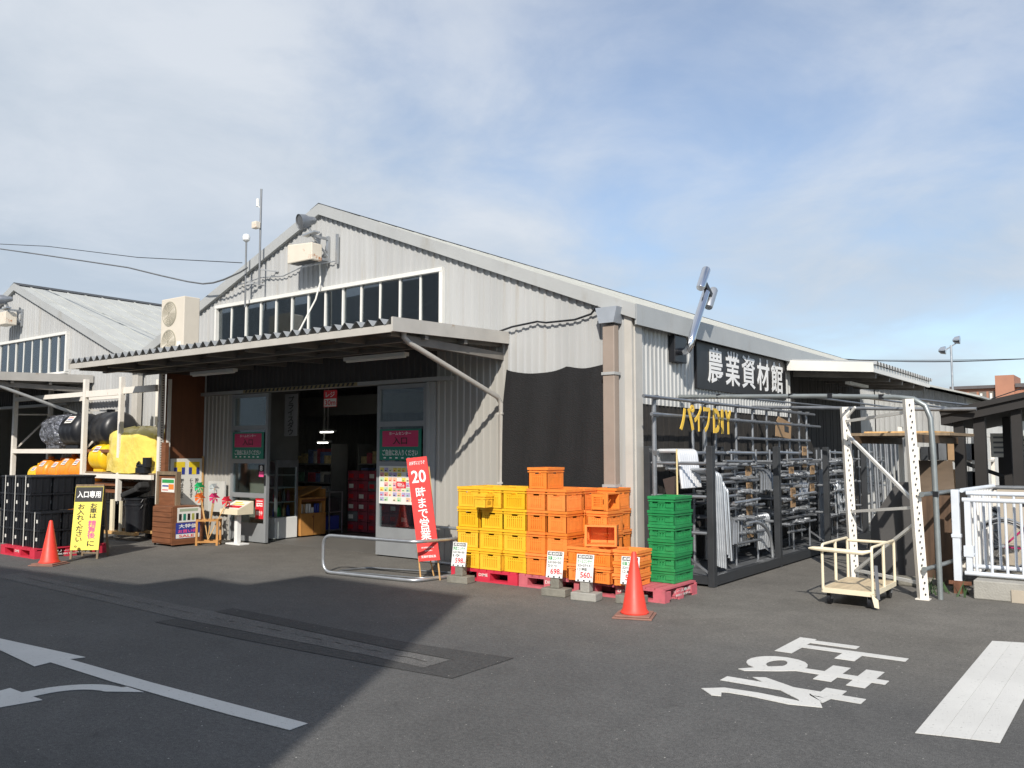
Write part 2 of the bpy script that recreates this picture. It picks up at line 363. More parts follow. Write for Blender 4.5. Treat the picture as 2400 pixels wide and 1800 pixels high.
for (x0, y0, x1, y1) in ((-7.3, 4.98, -4.5, 4.93), (-11.5, 5.08, -7.5, 4.97)):
    p = Vector((x0, y0, .0062)); n = 34
    for i in range(n):
        q = Vector((x0 + (x1 - x0) * (i + 1) / n, y0 + (y1 - y0) * (i + 1) / n + rp.uniform(-.012, .012), .0062))
        if rp.random() < .72:
            w = rp.uniform(.002, .006); ck.poly([p + Vector((0, -w, 0)), q + Vector((0, -w, 0)), q + Vector((0, w, 0)), p + Vector((0, w, 0))])
        p = q
tag(ck.build('pavement_cracks', mat('crack_asphalt', (.045, .044, .042), .95)), kind='structure')  # cracks are thin strips in a dark asphalt colour
MK = marking_mat()
def marking(pts, joints=()):
    b = MB(); b.prism([(x, y, .003) for x, y in pts], (0, 0, .003)); return tag(b.build('road_marking', MK), kind='structure')
marking([(-8.73, 3.27), (-6.72, 3.44), (-6.75, 3.335), (-5.6, 3.35), (-4.06, 3.41), (-4.05, 3.27), (-4.6, 3.235), (-5.64, 3.205), (-5.87, 3.195), (-6.77, 3.2), (-6.74, 3.07)])
cv = arc((-5.66, 2.74, 0), (-1, 0, 0), (0, 1, 0), .27, 0, 88, 10); cv2 = arc((-5.66, 2.74, 0), (-1, 0, 0), (0, 1, 0), .42, 88, 0, 10)
marking([(-5.93, 2.70)] + [(p.x, p.y * 1.02 - .03) for p in cv] + [(-5.45, 3.19), (-5.66, 3.19)] + [(p.x, p.y) for p in cv2] + [(-6.09, 2.70), (-6.26, 2.70), (-6.02, 1.6), (-5.80, 2.70)])
def strokes(xc, yc, w, h, polys):
    """painted character: u runs to the reader's right (-Y), v up (+X); each stroke lies a hair above the last"""
    b = MB()
    for i, pl in enumerate(polys):
        b.prism([(xc + (v - .5) * h, yc - (u - .5) * w, .003) for u, v in pl], (0, 0, .003 + .0006 * i))
    return tag(b.build('road_marking', MK), kind='structure')
def bend(pts, wd):
    """outline of a brush stroke along pts with per-point widths"""
    P = [Vector((x, y, 0)) for x, y in pts]; L_, R_ = [], []
    for i, p in enumerate(P):
        d = (P[min(i + 1, len(P) - 1)] - P[max(i - 1, 0)]).normalized(); n = Vector((-d.y, d.x, 0)) * (wd[i] if isinstance(wd, (list, tuple)) else wd) / 2
        L_.append((p.x + n.x, p.y + n.y)); R_.append((p.x - n.x, p.y - n.y))
    return L_ + R_[::-1]
strokes(-2.06, 7.17, .62, .92, [[(0, 0), (1, 0), (1, .15), (0, .15)], [(.42, .15), (.60, .15), (.60, 1), (.42, 1)], [(.60, .50), (.95, .50), (.95, .66), (.60, .66)], [(.10, .15), (.27, .15), (.27, .55), (.10, .55)]])
lp = [(.5 + .30 * math.cos(t_) - .06, .17 + .15 * math.sin(t_)) for t_ in [math.radians(a_) for a_ in range(20, 400, 20)]]
strokes(-2.04, 6.42, .62, .96, [[(.08, .78), (.92, .78), (.92, .91), (.08, .91)], [(.12, .54), (.88, .54), (.88, .67), (.12, .67)], [(.46, .28), (.64, .28), (.64, 1.0), (.46, 1.0)],
        bend(lp[2:], .155), bend([(.58, .30), (.72, .20), (.98, .02)], [.17, .16, .07])])
strokes(-2.05, 5.70, .62, .96, [[(.19, .02), (.39, .02), (.39, 1.0), (.19, 1.0)], [(.0, .70), (.20, .70), (.20, .84), (.0, .84)], bend([(.38, .74), (.50, .78), (.40, .60), (.22, .42), (.02, .22)], [.15, .17, .17, .16, .11]),
        bend([(.38, .50), (.58, .70), (.72, .74), (.76, .62), (.72, .36), (.74, .16), (.84, .08), (1.0, .16)], [.08, .15, .18, .18, .17, .16, .15, .07])])
sb = [(-1.18, 8.31), (-.76, 8.46), (-.76, 5.47), (-1.17, 5.37)]
marking([(-1.18, 8.31), (-1.0425, 8.36), (-1.0425, 5.405), (-1.17, 5.37)]); marking([(-1.041, 8.362), (-.90, 8.41), (-.90, 5.44), (-1.041, 5.406)]); marking([(-.8985, 8.412), (-.76, 8.46), (-.76, 5.47), (-.8985, 5.441)])
ALU = mat('dull_aluminium', (.30, .315, .325), .4, .3, .06, 4)
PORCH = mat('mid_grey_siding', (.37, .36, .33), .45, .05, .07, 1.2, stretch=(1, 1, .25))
DKSD = mat('shade_grey_sheet', (.085, .083, .080), .6, .1, .15, 2)  # canopy shade put into the colour of soffits and porch header
CAVITY = mat('cavity_shade', (.012, .012, .012), .9)  # near-black that stands for the shaded hollows under the canopy ridges
DKFR = mat('shade_brown_steel', (.19, .175, .155), .6, .1, .2, 3)  # brown darkened to carry the shade on the canopy frames
# ------------------------------------------------------------------ the two warehouses
FY = 9.42
RX, RZ, SL = -11.08, 5.75, .389
def warehouse(xo, label, main):
    rx = RX + xo; xl = rx - 5.54; xr = rx + 5.85
    roofz = lambda x: RZ - SL * abs(x - rx)
    t = thing('warehouse', label, 'warehouse', (rx, FY, 0), 0, 'pair of gabled steel warehouses')
    F = lambda u, z, o: Vector((u, FY - o, z))
    wl_, wr_, wb, wtp = rx - 2.86, rx + 2.73, 3.40, 4.26          # ribbon window
    el, er = (-14.27 + xo, -8.45 + xo)                            # entrance bay between the plain corrugated wings
    top = lambda u: roofz(u) - .13
    c0 = lambda z: (lambda u: z)
    cbx = -7.13 + xo
    mb = MB()
    def add(m): mb.add(m.v, m.f)
    add(corr(xl, el, c0(0), c0(3.15), F)); add(corr(cbx, xr, c0(0), c0(3.15), F)); lw = corr(er, cbx, c0(0), c0(3.15), F); up_ = corr(el, er, c0(2.68), c0(3.15), F)
    add(corr(xl, wl_, c0(3.15), top, F)); add(corr(wr_, xr, c0(3.15), top, F))
    add(corr(wl_, wr_, c0(wtp), top, F)); add(corr(wl_, wr_, c0(3.15), c0(wb), F))
    if main:
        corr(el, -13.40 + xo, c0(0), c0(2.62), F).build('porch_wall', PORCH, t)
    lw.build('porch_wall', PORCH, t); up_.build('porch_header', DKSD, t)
    mb.build('front_wall', WALL, t)
    # side walls
    ys, ye = FY + .02, 38.
    S = lambda u, z, o: Vector((xr + o, u, z))
    sw = MB()
    if main:
        m = corr(ys + .2, 15.35, c0(2.2), c0(3.22), S, .115); sw.add(m.v, m.f)
        m = corr(ys + .2, 9.72, c0(0), c0(2.2), S, .115); sw.add(m.v, m.f)
        m = corr(19.9, ye, c0(0), c0(3.22), S, .115); sw.add(m.v, m.f)
    else:
        m = corr(ys, ye, c0(0), c0(3.22), S, .115); sw.add(m.v, m.f)
    sw.build('side_wall', SIDE, t)
    bk = MB(); bk.box(xl, xl + .05, ys, ye, 0, 3.4)
    bk.prism([(xl, ye, 0), (xr, ye, 0), (xr, ye, 3.4), (rx, ye, RZ - .15), (xl, ye, 3.4)], (0, .05, 0))
    bk.build('rear_wall', SIDE, t)
    # roof, ridge, trim
    r = MB(); y0, y1 = 9.355, 39.
    xe = rx + 5.965
    for sgn, xx in ((1, xe), (-1, rx - 5.56)):
        p = [(rx, y0, RZ - .02), (xx, y0, roofz(xx) - .02), (xx, y1, roofz(xx) - .02), (rx, y1, RZ - .02)]
        r.prism(p, (0, 0, -.05))
    # low standing seams along the slope
    for k in range(66):
        y = y0 + .3 + k * .45
        for sgn, xx in ((1, xe), (-1, rx - 5.56)):
            r.bar((rx, y, RZ - .012), (xx, y, roofz(xx) - .012), .03, .018)
    ro = r.build('roof', ROOF, t)
    rc = MB(); rc.prism([(rx - .22, y0 - .02, RZ - .08), (rx, y0 - .02, RZ + .012), (rx + .22, y0 - .02, RZ - .08), (rx, y0 - .02, RZ - .005)], (0, y1 - y0 + .04, 0)); rc.build('ridge_cap', DARKST, ro)
    tr = MB()
    for xx in (xe + .02, rx - 5.58):
        za, zb_ = RZ, roofz(xx)
        tr.prism([(rx, 9.335, za), (xx, 9.335, zb_), (xx, 9.335, zb_ - .185), (rx, 9.335, za - .185)], (0, .02, 0))
        tr.prism([(rx, 9.355, za - .18), (xx, 9.355, zb_ - .18), (xx, 9.42, zb_ - .18), (rx, 9.42, za - .18)], (0, 0, .02))
    tr.build('gable_trim', TRIM, t)
    fa = MB(); fa.box(xr + .115, xr + .14, 9.36, ye, 3.17, 3.43); fa.build('eave_fascia', TRIM, t)
    co = MB(); co.box(xr - .05, xr + .055, FY - .035, FY + .09, 0, 3.44); co.box(xr + .055, xr + .075, FY + .02, FY + .2, 0, 3.19)
    co.build('corner_trim', BEIGE, t)
    # ribbon window
    fr = MB(); nP = 13; pw = (wr_ - wl_) / nP
    fr.box(wl_ - .04, wr_ + .04, FY - .075, FY + .03, wtp - .01, wtp + .05); fr.box(wl_ - .04, wr_ + .04, FY - .085, FY + .03, wb - .05, wb)
    fr.box(wl_ - .04, wl_ + .01, FY - .07, FY + .03, wb, wtp - .01); fr.box(wr_ - .02, wr_ + .05, FY - .07, FY + .03, wb, wtp - .01)
    for k in range(1, nP): fr.box(wl_ + k * pw - .018, wl_ + k * pw + .018, FY - .032, FY + .02, wb, wtp - .01)
    fo = fr.build('ribbon_window', TRIMW, t)
    rpn = random.Random(int(abs(xo)) + 2)
    for k in range(nP):
        pn = MB(); t0, t1 = rpn.uniform(-.010, .010), rpn.uniform(-.006, .006); xa, xb = wl_ + k * pw + .01, wl_ + (k + 1) * pw - .01
        pn.prism([(xa, FY - .012 + t0 + t1, wb), (xb, FY - .012 - t0 + t1, wb), (xb, FY - .012 - t0 - t1, wtp), (xa, FY - .012 + t0 - t1, wtp)], (0, .004, 0)); pn.build('pane', WGLASS, fo)
    # entrance canopy
    ca, cb_ = -14.86 + xo, -7.13 + xo; cf = 7.17
    cn = MB()
    for k in range(9):
        x = ca + .15 + k * (cb_ - ca - .3) / 8; cn.bar((x, cf + .08, 3.03), (x, FY - .02, 3.10), .06, .11)
    for yy, zz in ((7.75, 3.0), (8.5, 3.02)): cn.bar((ca, yy, zz), (cb_, yy, zz), .06, .06)
    cn.bar((cb_ - .1, cf + .3, 2.95), (cb_ - .1, FY - .02, 2.91), .06, .10)
    cp = cn.build('canopy', DKFR, t)
    fb = MB(); fb.bar((ca, cf + .0, 3.045), (cb_, cf + .0, 3.045), .04, .09); fb.build('front_beam', BEIGE, cp)
    sh = MB(); vs = []; n = int((cb_ - ca) / .20)
    for k in range(n + 1):
        for du, h in ((0., 0.), (.03, 0.), (.105, .082), (.125, .082)):
            u = ca + k * .2 + du
            if u <= cb_ + .001: vs += [(u, cf - .03, 3.094 + h), (u, FY - .005, 3.164 + h)]
    sh.add(vs, [(2 * i, 2 * i + 2, 2 * i + 3, 2 * i + 1) for i in range(len(vs) // 2 - 1)]); so_ = sh.build('canopy_sheet', ROOFD, cp)
    cl = MB()
    for k in range(n): u = ca + k * .2; cl.prism([(u + .034, cf + .0, 3.09), (u + .196, cf + .0, 3.09), (u + .122, cf, 3.168), (u + .108, cf, 3.168)], (0, .02, 0)) if u + .2 < cb_ else None
    cl.build('ridge_shade', CAVITY, cp)  # dark plates added to paint the shade inside the sheet ridges
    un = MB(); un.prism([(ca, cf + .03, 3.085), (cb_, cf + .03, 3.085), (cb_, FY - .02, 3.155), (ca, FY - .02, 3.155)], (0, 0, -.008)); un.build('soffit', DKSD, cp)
    for x in (cb_, ca - .03):
        sf = MB(); sf.prism([(x, cf - .04, 3.005), (x, FY - .03, 3.08), (x, FY - .03, 3.245), (x, cf - .04, 3.175)], (.03, 0, 0))
        sf.build('canopy_fascia', BEIGE, cp)
    if main:
        for x, y in ((-8.6, 8.3), (-12.4, 8.3)):
            lm = MB(); lm.bar((x - .6, y, 2.90), (x + .6, y, 2.90), .09, .05); lm.tube([(x - .58, y, 2.865), (x + .58, y, 2.865)], .014, 8); lm.build('fluorescent_lamp', PAPER, cp)
    # rain pipe from the canopy gutter back to the wall and down
    dp = MB(); x = cb_ - .07
    dp.tube([(x, cf + .25, 3.02), (x, cf + .25, 2.97), (x, cf + .34, 2.91), (x, FY - .16, 2.34), (x, FY - .08, 2.25), (x, FY - .07, 0.02)], .034, 10)
    for z in (.5, 1.15, 2.1): dp.box(x - .045, x + .045, FY - .11, FY - .01, z, z + .025)
    dp.build('rain_pipe', BEIGE if main else TRIM, t, smooth=True)
    # lintel rail with hazard stripes
    ln = MB(); ln.box(el - .05, er + .33, FY - .10, FY + .04, 2.625, 2.685); lo = ln.build('lintel_rail', TRIM, t)
    return t, lo, el, er
WH, LINTEL, EL, ER = warehouse(0, 'large cream corrugated warehouse with long ribbon window and wide open entrance', True)
WH2, LINTEL2, EL2, ER2 = warehouse(-11.35, 'second gabled warehouse beyond the storage racks, partly cut by the picture edge', False)
hz = MB()
for k in range(26):
    x = -12.95 + k * .11; hz.prism([(x, FY - .104, 2.63), (x + .05, FY - .104, 2.63), (x + .08, FY - .104, 2.68), (x + .03, FY - .104, 2.68)], (0, .003, 0))
hz.build('hazard_stripes', SIGNB, LINTEL)
hz2 = MB(); hz2.box(-13.0, -10.05, FY - .1025, FY - .101, 2.628, 2.682); hz2.build('hazard_tape', mat('shaded_tape', (.30, .25, .12), .6, 0, .15, 8), LINTEL)  # tape yellow dulled to hold the shade it hangs in
# sliding glass door leaves
def door_leaf(x0, x1, y, bars, sill, m=TRIM):
    d = MB(); z1 = 2.61
    for x in (x0, x1 - .06): d.box(x, x + .06, y - .03, y + .03, .02, z1)
    d.box(x0 + .06, x1 - .06, y - .028, y + .028, z1 - .06, z1); d.box(x0 + .06, x1 - .06, y - .028, y + .028, .02, sill)
    for b_ in bars: d.box(x0 + .06, x1 - .06, y - .032, y + .032, b_ - .04, b_ + .04)
    o = d.build('door_leaf', ALU, WH)
    gl = MB(); gl.box(x0 + .05, x1 - .05, y - .006, y + .002, sill - .01, z1 - .05); gl.build('glass', GLASS, o)
    h = MB(); h.box(x1 - .045, x1 - .015, y - .045, y - .028, 1.0, 1.18); h.build('handle', BLACK, o)
    return o
door_leaf(-13.39, -12.35, FY - .02, (2.01, 1.42, .82), .34)
door_leaf(-9.65, -8.62, FY - .02, (2.01, 1.40), .44)
jm = MB(); jm.box(-8.62, -8.46, FY - .05, FY + .05, 0, 2.62); jm.box(-8.60, -8.55, FY - .07, FY - .05, 0, 2.62); jm.build('door_jamb', TRIM, WH)
# interior surfaces
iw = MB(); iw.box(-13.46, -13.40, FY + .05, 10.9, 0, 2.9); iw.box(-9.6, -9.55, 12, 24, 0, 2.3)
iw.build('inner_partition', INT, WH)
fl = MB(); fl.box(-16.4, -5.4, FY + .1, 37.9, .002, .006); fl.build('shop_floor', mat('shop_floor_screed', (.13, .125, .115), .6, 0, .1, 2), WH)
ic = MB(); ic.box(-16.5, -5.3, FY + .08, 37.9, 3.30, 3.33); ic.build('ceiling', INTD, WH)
# loft clutter and struts seen through the ribbon window
lc = MB()
for x in (-13.0, -11.1, -9.2): lc.box(x, x + .12, 10.2, 10.3, 3.33, 4.6)
lc.bar((-12.2, 10.6, 3.4), (-9.3, 10.9, 4.35), .05, .06); lc.bar((-14, 10.4, 3.6), (-8.4, 10.4, 3.6), .03, .05); lc.build('loft_struts', TRIM, WH)
# dark boards behind the pipe racks; far tall ones paint the open entrance's shade
db = MB()
for k in range(67):
    y = 9.72 + k * .153; db.box(-5.27, -5.235 + (k % 3) * .004, y, y + .147, 0, 2.2 if y < 15.25 else 3.2)
db.build('board_wall_and_shade', DBOARD, WH)
# side canopy over the second entrance
sc_ = MB(); scd = MB(); sc_.prism([(-5.15, 14.95, 3.02), (-3.70, 14.95, 2.91), (-3.70, 14.95, 3.07), (-5.15, 14.95, 3.20)], (0, .03, 0))
sc_.prism([(-3.73, 14.98, 2.91), (-3.70, 14.98, 2.91), (-3.70, 14.98, 3.03), (-3.73, 14.98, 3.03)], (0, 4.4, 0))
scp = sc_.build('side_canopy', TRIMW, WH); [MB().bar((-5.15, 15.3 + k * .95, 2.98), (-3.75, 15.3 + k * .95, 2.88), .06, .1).build('canopy_rafter', DKFR, scp) for k in range(5)]
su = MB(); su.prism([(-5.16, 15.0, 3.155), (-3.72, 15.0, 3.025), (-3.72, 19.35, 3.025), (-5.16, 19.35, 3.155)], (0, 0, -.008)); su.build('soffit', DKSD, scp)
ss = MB(); vs = []
for k in range(23):
    for du, h in ((0., 0.), (.055, 0.), (.10, .062), (.155, .062)):
        y = 14.95 + k * .2 + du; vs += [(-3.66, y, 3.035 + h), (-5.17, y, 3.17 + h)]
ss.add(vs, [(2 * i, 2 * i + 2, 2 * i + 3, 2 * i + 1) for i in range(len(vs) // 2 - 1)]); ss.build('canopy_sheet', ROOFD, scp)
sl_ = MB(); sl_.bar((-4.3, 15.6, 2.80), (-4.3, 16.8, 2.80), .09, .05); sl_.build('fluorescent_lamp', PAPER, scp)
# brown down pipe with grey hopper at the corner
dp = MB(); dp.box(-5.52, -5.35, FY - .17, FY - .05, 0, 3.18)
dpo = dp.build('down_pipe', BROWNP, WH, bevel=.012)
hp = MB(); hp.prism([(-5.54, FY - .22, 3.20), (-5.33, FY - .22, 3.20), (-5.28, FY - .22, 3.40), (-5.59, FY - .22, 3.40)], (0, .2, 0)); hp.build('hopper', mat('grey_hopper', (.30, .33, .37), .5, 0, .08, 4), dpo)
bd = MB()
for z in (1.15, 2.55): bd.box(-5.53, -5.34, FY - .185, FY - .03, z, z + .035)
bd.build('pipe_band', TRIM, dpo)
dp = MB(); dp.box(-16.62, -16.42, FY - .17, FY - .05, 0, 3.18); dpo2 = dp.build('down_pipe', BEIGE, WH, bevel=.012)
hp = MB(); hp.prism([(-16.66, FY - .22, 3.18), (-16.38, FY - .22, 3.18), (-16.32, FY - .22, 3.42), (-16.70, FY - .22, 3.42)], (0, .2, 0)); hp.build('hopper', MATS['grey_hopper'], dpo2)
# black shade mesh hung on the wall
sm = MB(); nx, nz = 26, 18; vs = []
for i in range(nx + 1):
    u = i / nx; xt = -7.12 + 1.60 * u
    zt = 2.72 - .075 * math.sin(math.pi * min(1, u / .62)) ** .8 - (.02 * u if u < .62 else .045 * math.sin(math.pi * (u - .62) / .38) + .0124)
    for j in range(nz + 1):
        v = j / nz; x = xt - .09 * math.sin(math.pi * v) * (1 - u) ** 3 + (-.02 * v) * (1 - u)
        y = FY - .06 - .02 * math.sin(9 * u + 2 * v) - .012 * math.sin(23 * u + 3 * v) - .015 * v
        vs.append((x, y, zt * (1 - v) + .06 * v))
sm.add(vs, [(i * (nz + 1) + j, (i + 1) * (nz + 1) + j, (i + 1) * (nz + 1) + j + 1, i * (nz + 1) + j + 1) for i in range(nx) for j in range(nz)])
tag(sm.build('shade_cloth', MESHC, smooth=True), 'black woven shade cloth hung on the wall behind the crates', 'shade cloth')
# brown plywood windbreak under the canopy's left end
pp = thing('windbreak_panel', 'tall brown plywood windbreak panel at the left end of the entrance canopy', 'panel', (-14.3, 9.0, 0))
p = MB(); p.box(-14.33, -14.30, 8.63, 9.40, .05, 3.0); p.build('board', PLY, pp)
# ------------------------------------------------------------------ building behind the camera (its shadow lies on the yard)
bb = thing('shop_building', 'tall stepped grey shop building across the yard behind the viewer', 'building', (-12, -5.5, 0))
b = MB(); b.box(-2.06, .58, -12, -4.9, 0, 10.02); b.box(-3.63, -2.06, -12, -4.9, 0, 9.23)
b.prism([(-3.63, -4.9, 0), (-3.63, -4.9, 8.62), (-7.3, -4.9, 8.36), (-46, -4.9, 8.2), (-46, -4.9, 0)], (0, -7, 0)); b.build('wall', SIDE, bb)
w = MB()
for k in range(8): w.box(-9 - k * 2.4, -7.4 - k * 2.4, -4.895, -4.88, 1.2, 2.6)
w.build('window', WGLASS, bb)
# ------------------------------------------------------------------ crates, pallets, price signs
def frame_box(mb, w, d, h, t=.014, nx=7, ny=9, mid=.55, solid_top=.0, mesh=False):
    """lattice-sided plastic crate standing on z=0, w along x, d along y"""
    hx, hy = w / 2, d / 2; ci = .010
    for sx in (-1, 1):
        for sy in (-1, 1):
            x0, x1 = sorted((sx * (hx - ci), sx * (hx - .055))); y0, y1 = sorted((sy * (hy - ci), sy * (hy - .055)))
            mb.box(min(x0, x1), max(x0, x1), *sorted((sy * (hy - ci), sy * (hy - ci - .012))), 0, h - .03)
            mb.box(*sorted((sx * (hx - ci), sx * (hx - ci - .012))), y0, y1 - .0 if sy > 0 else y1, .001, h - .031)
    mb.box(-hx + .02, hx - .02, -hy + .02, hy - .02, .004, .014)
    for s in (-1, 1):
        # rails: bottom, middle, top band
        for z0, z1, ga in ((.0, .03, 0), (h * mid - .008, h * mid + .008, 0), (h - .09, h - .081, 0), (h - .081, h - .057, .044), (h - .057, h - .03, 0)):
            y0, y1 = sorted((s * (hy - ci - .002), s * (hy - ci - .012))); x0, x1 = sorted((s * (hx - ci - .002), s * (hx - ci - .012)))
            for e in ((-1, 1) if ga else (0,)):      # the grip is a hole in the top band
                ax, bx = (-hx + .05, hx - .05) if not e else sorted((e * ga, e * (hx - .05))); mb.box(ax, bx, y0, y1, z0 + .0015, z1)
                ay, by = (-hy + .05, hy - .05) if not e else sorted((e * ga, e * (hy - .05))); mb.box(x0, x1, ay, by, z0 + .0015, z1)
        for k in range(nx):
            x = -hx + .05 + (w - .1) * (k + .5) / nx; y0, y1 = sorted((s * (hy - ci - .0), s * (hy - ci - .010)))
            mb.box(x - .0085, x + .0085, y0, y1, .03, h - .085)
        for k in range(ny):
            y = -hy + .05 + (d - .1) * (k + .5) / ny; x0, x1 = sorted((s * (hx - ci - .0), s * (hx - ci - .010)))
            mb.box(x0, x1, y - .0085, y + .0085, .03, h - .085)
        # thin backing web half way down the slats
        y0, y1 = sorted((s * (hy - .026), s * (hy - .029))); mb.box(-hx + .05, hx - .05, y0, y1, .03, h * .52)
        x0, x1 = sorted((s * (hx - .026), s * (hx - .029))); mb.box(x0, x1, -hy + .05, hy - .05, .03, h * .52)
        if mesh:
            for q in (-.3, .3):
                y0, y1 = sorted((s * (hy - .004), s * (hy - .009))); mb.box(q * w - .05, q * w + .05, y0, y1, .035, h - .09)
        else:
            y0, y1 = sorted((s * (hy - .0195), s * (hy - .0255))); mb.box(-.075, .075, y0, y1, .06, h - .092)
def rim(mb, w, d, h):
    hx, hy = w / 2, d / 2
    for s in (-1, 1):
        y0, y1 = sorted((s * hy, s * (hy - .024))); mb.box(-hx, hx, y0, y1, h - .03, h)
        x0, x1 = sorted((s * hx, s * (hx - .024))); mb.box(x0, x1, -hy + .024, hy - .024, h - .03, h)
        y0, y1 = sorted((s * (hy - .003), s * (hy - .016))); mb.box(-hx + .004, hx - .004, y0, y1, h - .058, h - .044)
        x0, x1 = sorted((s * (hx - .003), s * (hx - .016))); mb.box(x0, x1, -hy + .017, hy - .017, h - .058, h - .044)
CW, CD, CH = .295, .36, .248
def crate_proto(name, m, w, d, h, mesh=False):
    t = thing(name, 'x', 'crate', (0, 0, 0))
    a = MB(); frame_box(a, w, d, h, mesh=mesh); a.build('basket', m, t, local=True)
    a = MB(); rim(a, w, d, h); a.build('rim', m, t, local=True)
    return t
protos = {'yellow_crate': crate_proto('yellow_crate', YEL, CW, CD, CH), 'orange_crate': crate_proto('orange_crate', ORA, CW, CD, CH),
          'green_crate': crate_proto('green_crate', GRE, .335, .46, .156, True), 'shallow_crate': crate_proto('orange_tray', ORA, .295, .36, .125),
          'low_crate': crate_proto('low_orange_crate', ORA, .295, .36, .185), 'small_crate': crate_proto('small_yellow_basket', YEL, .20, .16, .16)}
used = set(); rc_ = random.Random(11)
def crate(kind, loc, label, group, rz=0., rot=None):
    rot_ = rot if rot else (0, 0, rz + rc_.uniform(-.025, .025))
    if kind not in used:
        used.add(kind); o = protos[kind]; o.location = loc; o.rotation_euler = rot_; o['label'] = label; o['group'] = group; return o
    return dup(protos[kind], loc, rot_, label, group)
PZ = .152
ordn = ['bottom', 'second', 'third', 'top']
cols = ['left', 'middle', 'right']
for c in range(3):
    for r in range(4):
        crate('yellow_crate', (-6.925 + c * .3635 + rc_.uniform(-.005, .005), 8.45 + rc_.uniform(-.012, .012), PZ + r * (CH + .003)), 'yellow crate, %s in the %s front column of the yellow pile' % (ordn[r] if r in (0, 3) else ordn[r] + ' from the bottom', cols[c]), 'stacked yellow crates', math.pi / 2 + (math.pi if (r + c) % 2 else 0))
        crate('yellow_crate', (-6.925 + c * .3635 + rc_.uniform(-.005, .005), 8.76 + rc_.uniform(-.012, .012), PZ + r * (CH + .003)), 'yellow crate, %s in the %s rear column of the yellow pile' % (ordn[r] if r in (0, 3) else ordn[r] + ' from the bottom', cols[c]), 'stacked yellow crates', math.pi / 2)
crate('small_crate', (-6.60, 8.215, PZ + 3.04 * (CH + .003)), 'small yellow sample basket fixed to the front of the yellow pile', 'small baskets', 0)
pb = MB(); pb.box(-6.66, -6.54, 8.28, 8.31, PZ + 3.04 * CH + .155, PZ + 3.04 * CH + .17); pb.build('hook', YEL, protos['small_crate'])
# orange
def ocol(x, y, n, where, z0=PZ, rz=0.):
    for r in range(n):
        nm = 'bottom' if r == 0 else 'top' if r == n - 1 else ordn[r] + ' from the bottom'
        crate('orange_crate', (x + rc_.uniform(-.006, .006), y + rc_.uniform(-.01, .01), z0 + r * (CH + .003)), 'orange crate, %s, column %s' % (nm, where), 'stacked orange crates', rz + (math.pi if r % 2 else 0))
ocol(-5.885, 8.48, 4, 'right beside the yellow crates')
ocol(-5.585, 8.48, 4, 'behind the leftmost orange price sign')
crate('orange_crate', (-5.87, 8.50, PZ + 4 * (CH + .003)), 'single orange crate crowning the whole pile', 'stacked orange crates')
ocol(-5.885, 8.86, 4, 'behind the crowning crate')
ocol(-5.585, 8.86, 4, 'in the middle of the rear orange row')
ocol(-5.33, 9.16, 4, 'at the rear nearest the down pipe')
ocol(-5.215, 8.78, 3, 'carrying the small tipped basket')
tb = crate('orange_crate', (-5.33, 8.79, PZ + 3 * (CH + .003) + .205 / 2), 'small orange basket tipped on its side with its mouth to the right', 'stacked orange crates', rot=(0, math.pi / 2, 0)); tb.scale = (.695, .8, .9)
for k, (x, wh) in enumerate(((-5.245, 'left, partly behind the torn price board'), (-4.945, 'right, behind the price board reading 560'))):
    for r in range(2): crate('low_crate', (x, 8.40 - k * .04, PZ + r * .188), 'low orange crate, %s, in the short column at %s' % (('bottom', 'top')[r], wh), 'low orange crates', math.pi * r)
tc = crate('orange_crate', (-5.13, 8.60, PZ + .378 + .118), 'orange crate tipped over with its open mouth to the front', 'stacked orange crates', rot=(math.pi / 2, math.pi / 2, .38)); tc.scale = (.8, 1, 1)
for r in range(3): crate('shallow_crate', (-4.64 + r * .006, 8.36, PZ + r * .128), 'shallow orange tray, %s of three behind the cone' % ('lowest', 'middle', 'topmost')[r], 'orange trays', .03)
# green
for r in range(6):
    crate('green_crate', (-4.43 + rc_.uniform(-.004, .004), 8.88 + rc_.uniform(-.006, .006), PZ + r * .1575), 'green mesh crate, %s in the single green stack' % ['lowest', 'second from the bottom', 'third from the bottom', 'third from the top', 'second from the top', 'topmost'][r], 'stacked green crates')
# pallets
def pallet(x0, x1, y0, y1, m, label, word):
    t = thing('plastic_pallet', label, 'pallet', ((x0 + x1) / 2, (y0 + y1) / 2, 0), 0, 'plastic pallets under the crates')
    a = MB(); h = .148
    n = 9
    for k in range(n):
        xa = x0 + (x1 - x0) * k / n; xb = x0 + (x1 - x0) * (k + .86) / n; a.box(xa, xb, y0, y1, h - .02, h)
    a.box(x0, x1, y0, y0 + .03, h - .035, h - .0205); a.box(x0, x1, y1 - .03, y1, h - .035, h - .0205)
    a.build('deck', m, t)
    a = MB(); w3 = (x1 - x0)
    for i, (f0, f1) in enumerate(((0, .14), (.40, .60), (.86, 1))):
        for (g0, g1) in ((0, .18), (.42, .58), (.82, 1)):
            a.box(x0 + w3 * f0, x0 + w3 * f1, y0 + (y1 - y0) * g0, y0 + (y1 - y0) * g1, .025, h - .036)
    for (g0, g1) in ((0, .14), (.43, .57), (.86, 1)): a.box(x0, x1, y0 + (y1 - y0) * g0, y0 + (y1 - y0) * g1, .0, .0245)
    a.build('blocks', m, t)
    text(word, (x0 + w3 * .5, y0, .085), (1, 0, 0), (0, 0, 1), .14, .035, PAPER, t, 'lettering', .01, .0)
    return t
pr_ = pallet(-7.19, -6.15, 8.30, 9.35, RED, 'bright red plastic pallet under the yellow crates', 'DIME')
p2_ = pallet(-6.12, -5.22, 8.29, 9.35, PINK, 'faded pink plastic pallet under the tall orange columns', 'DIME')
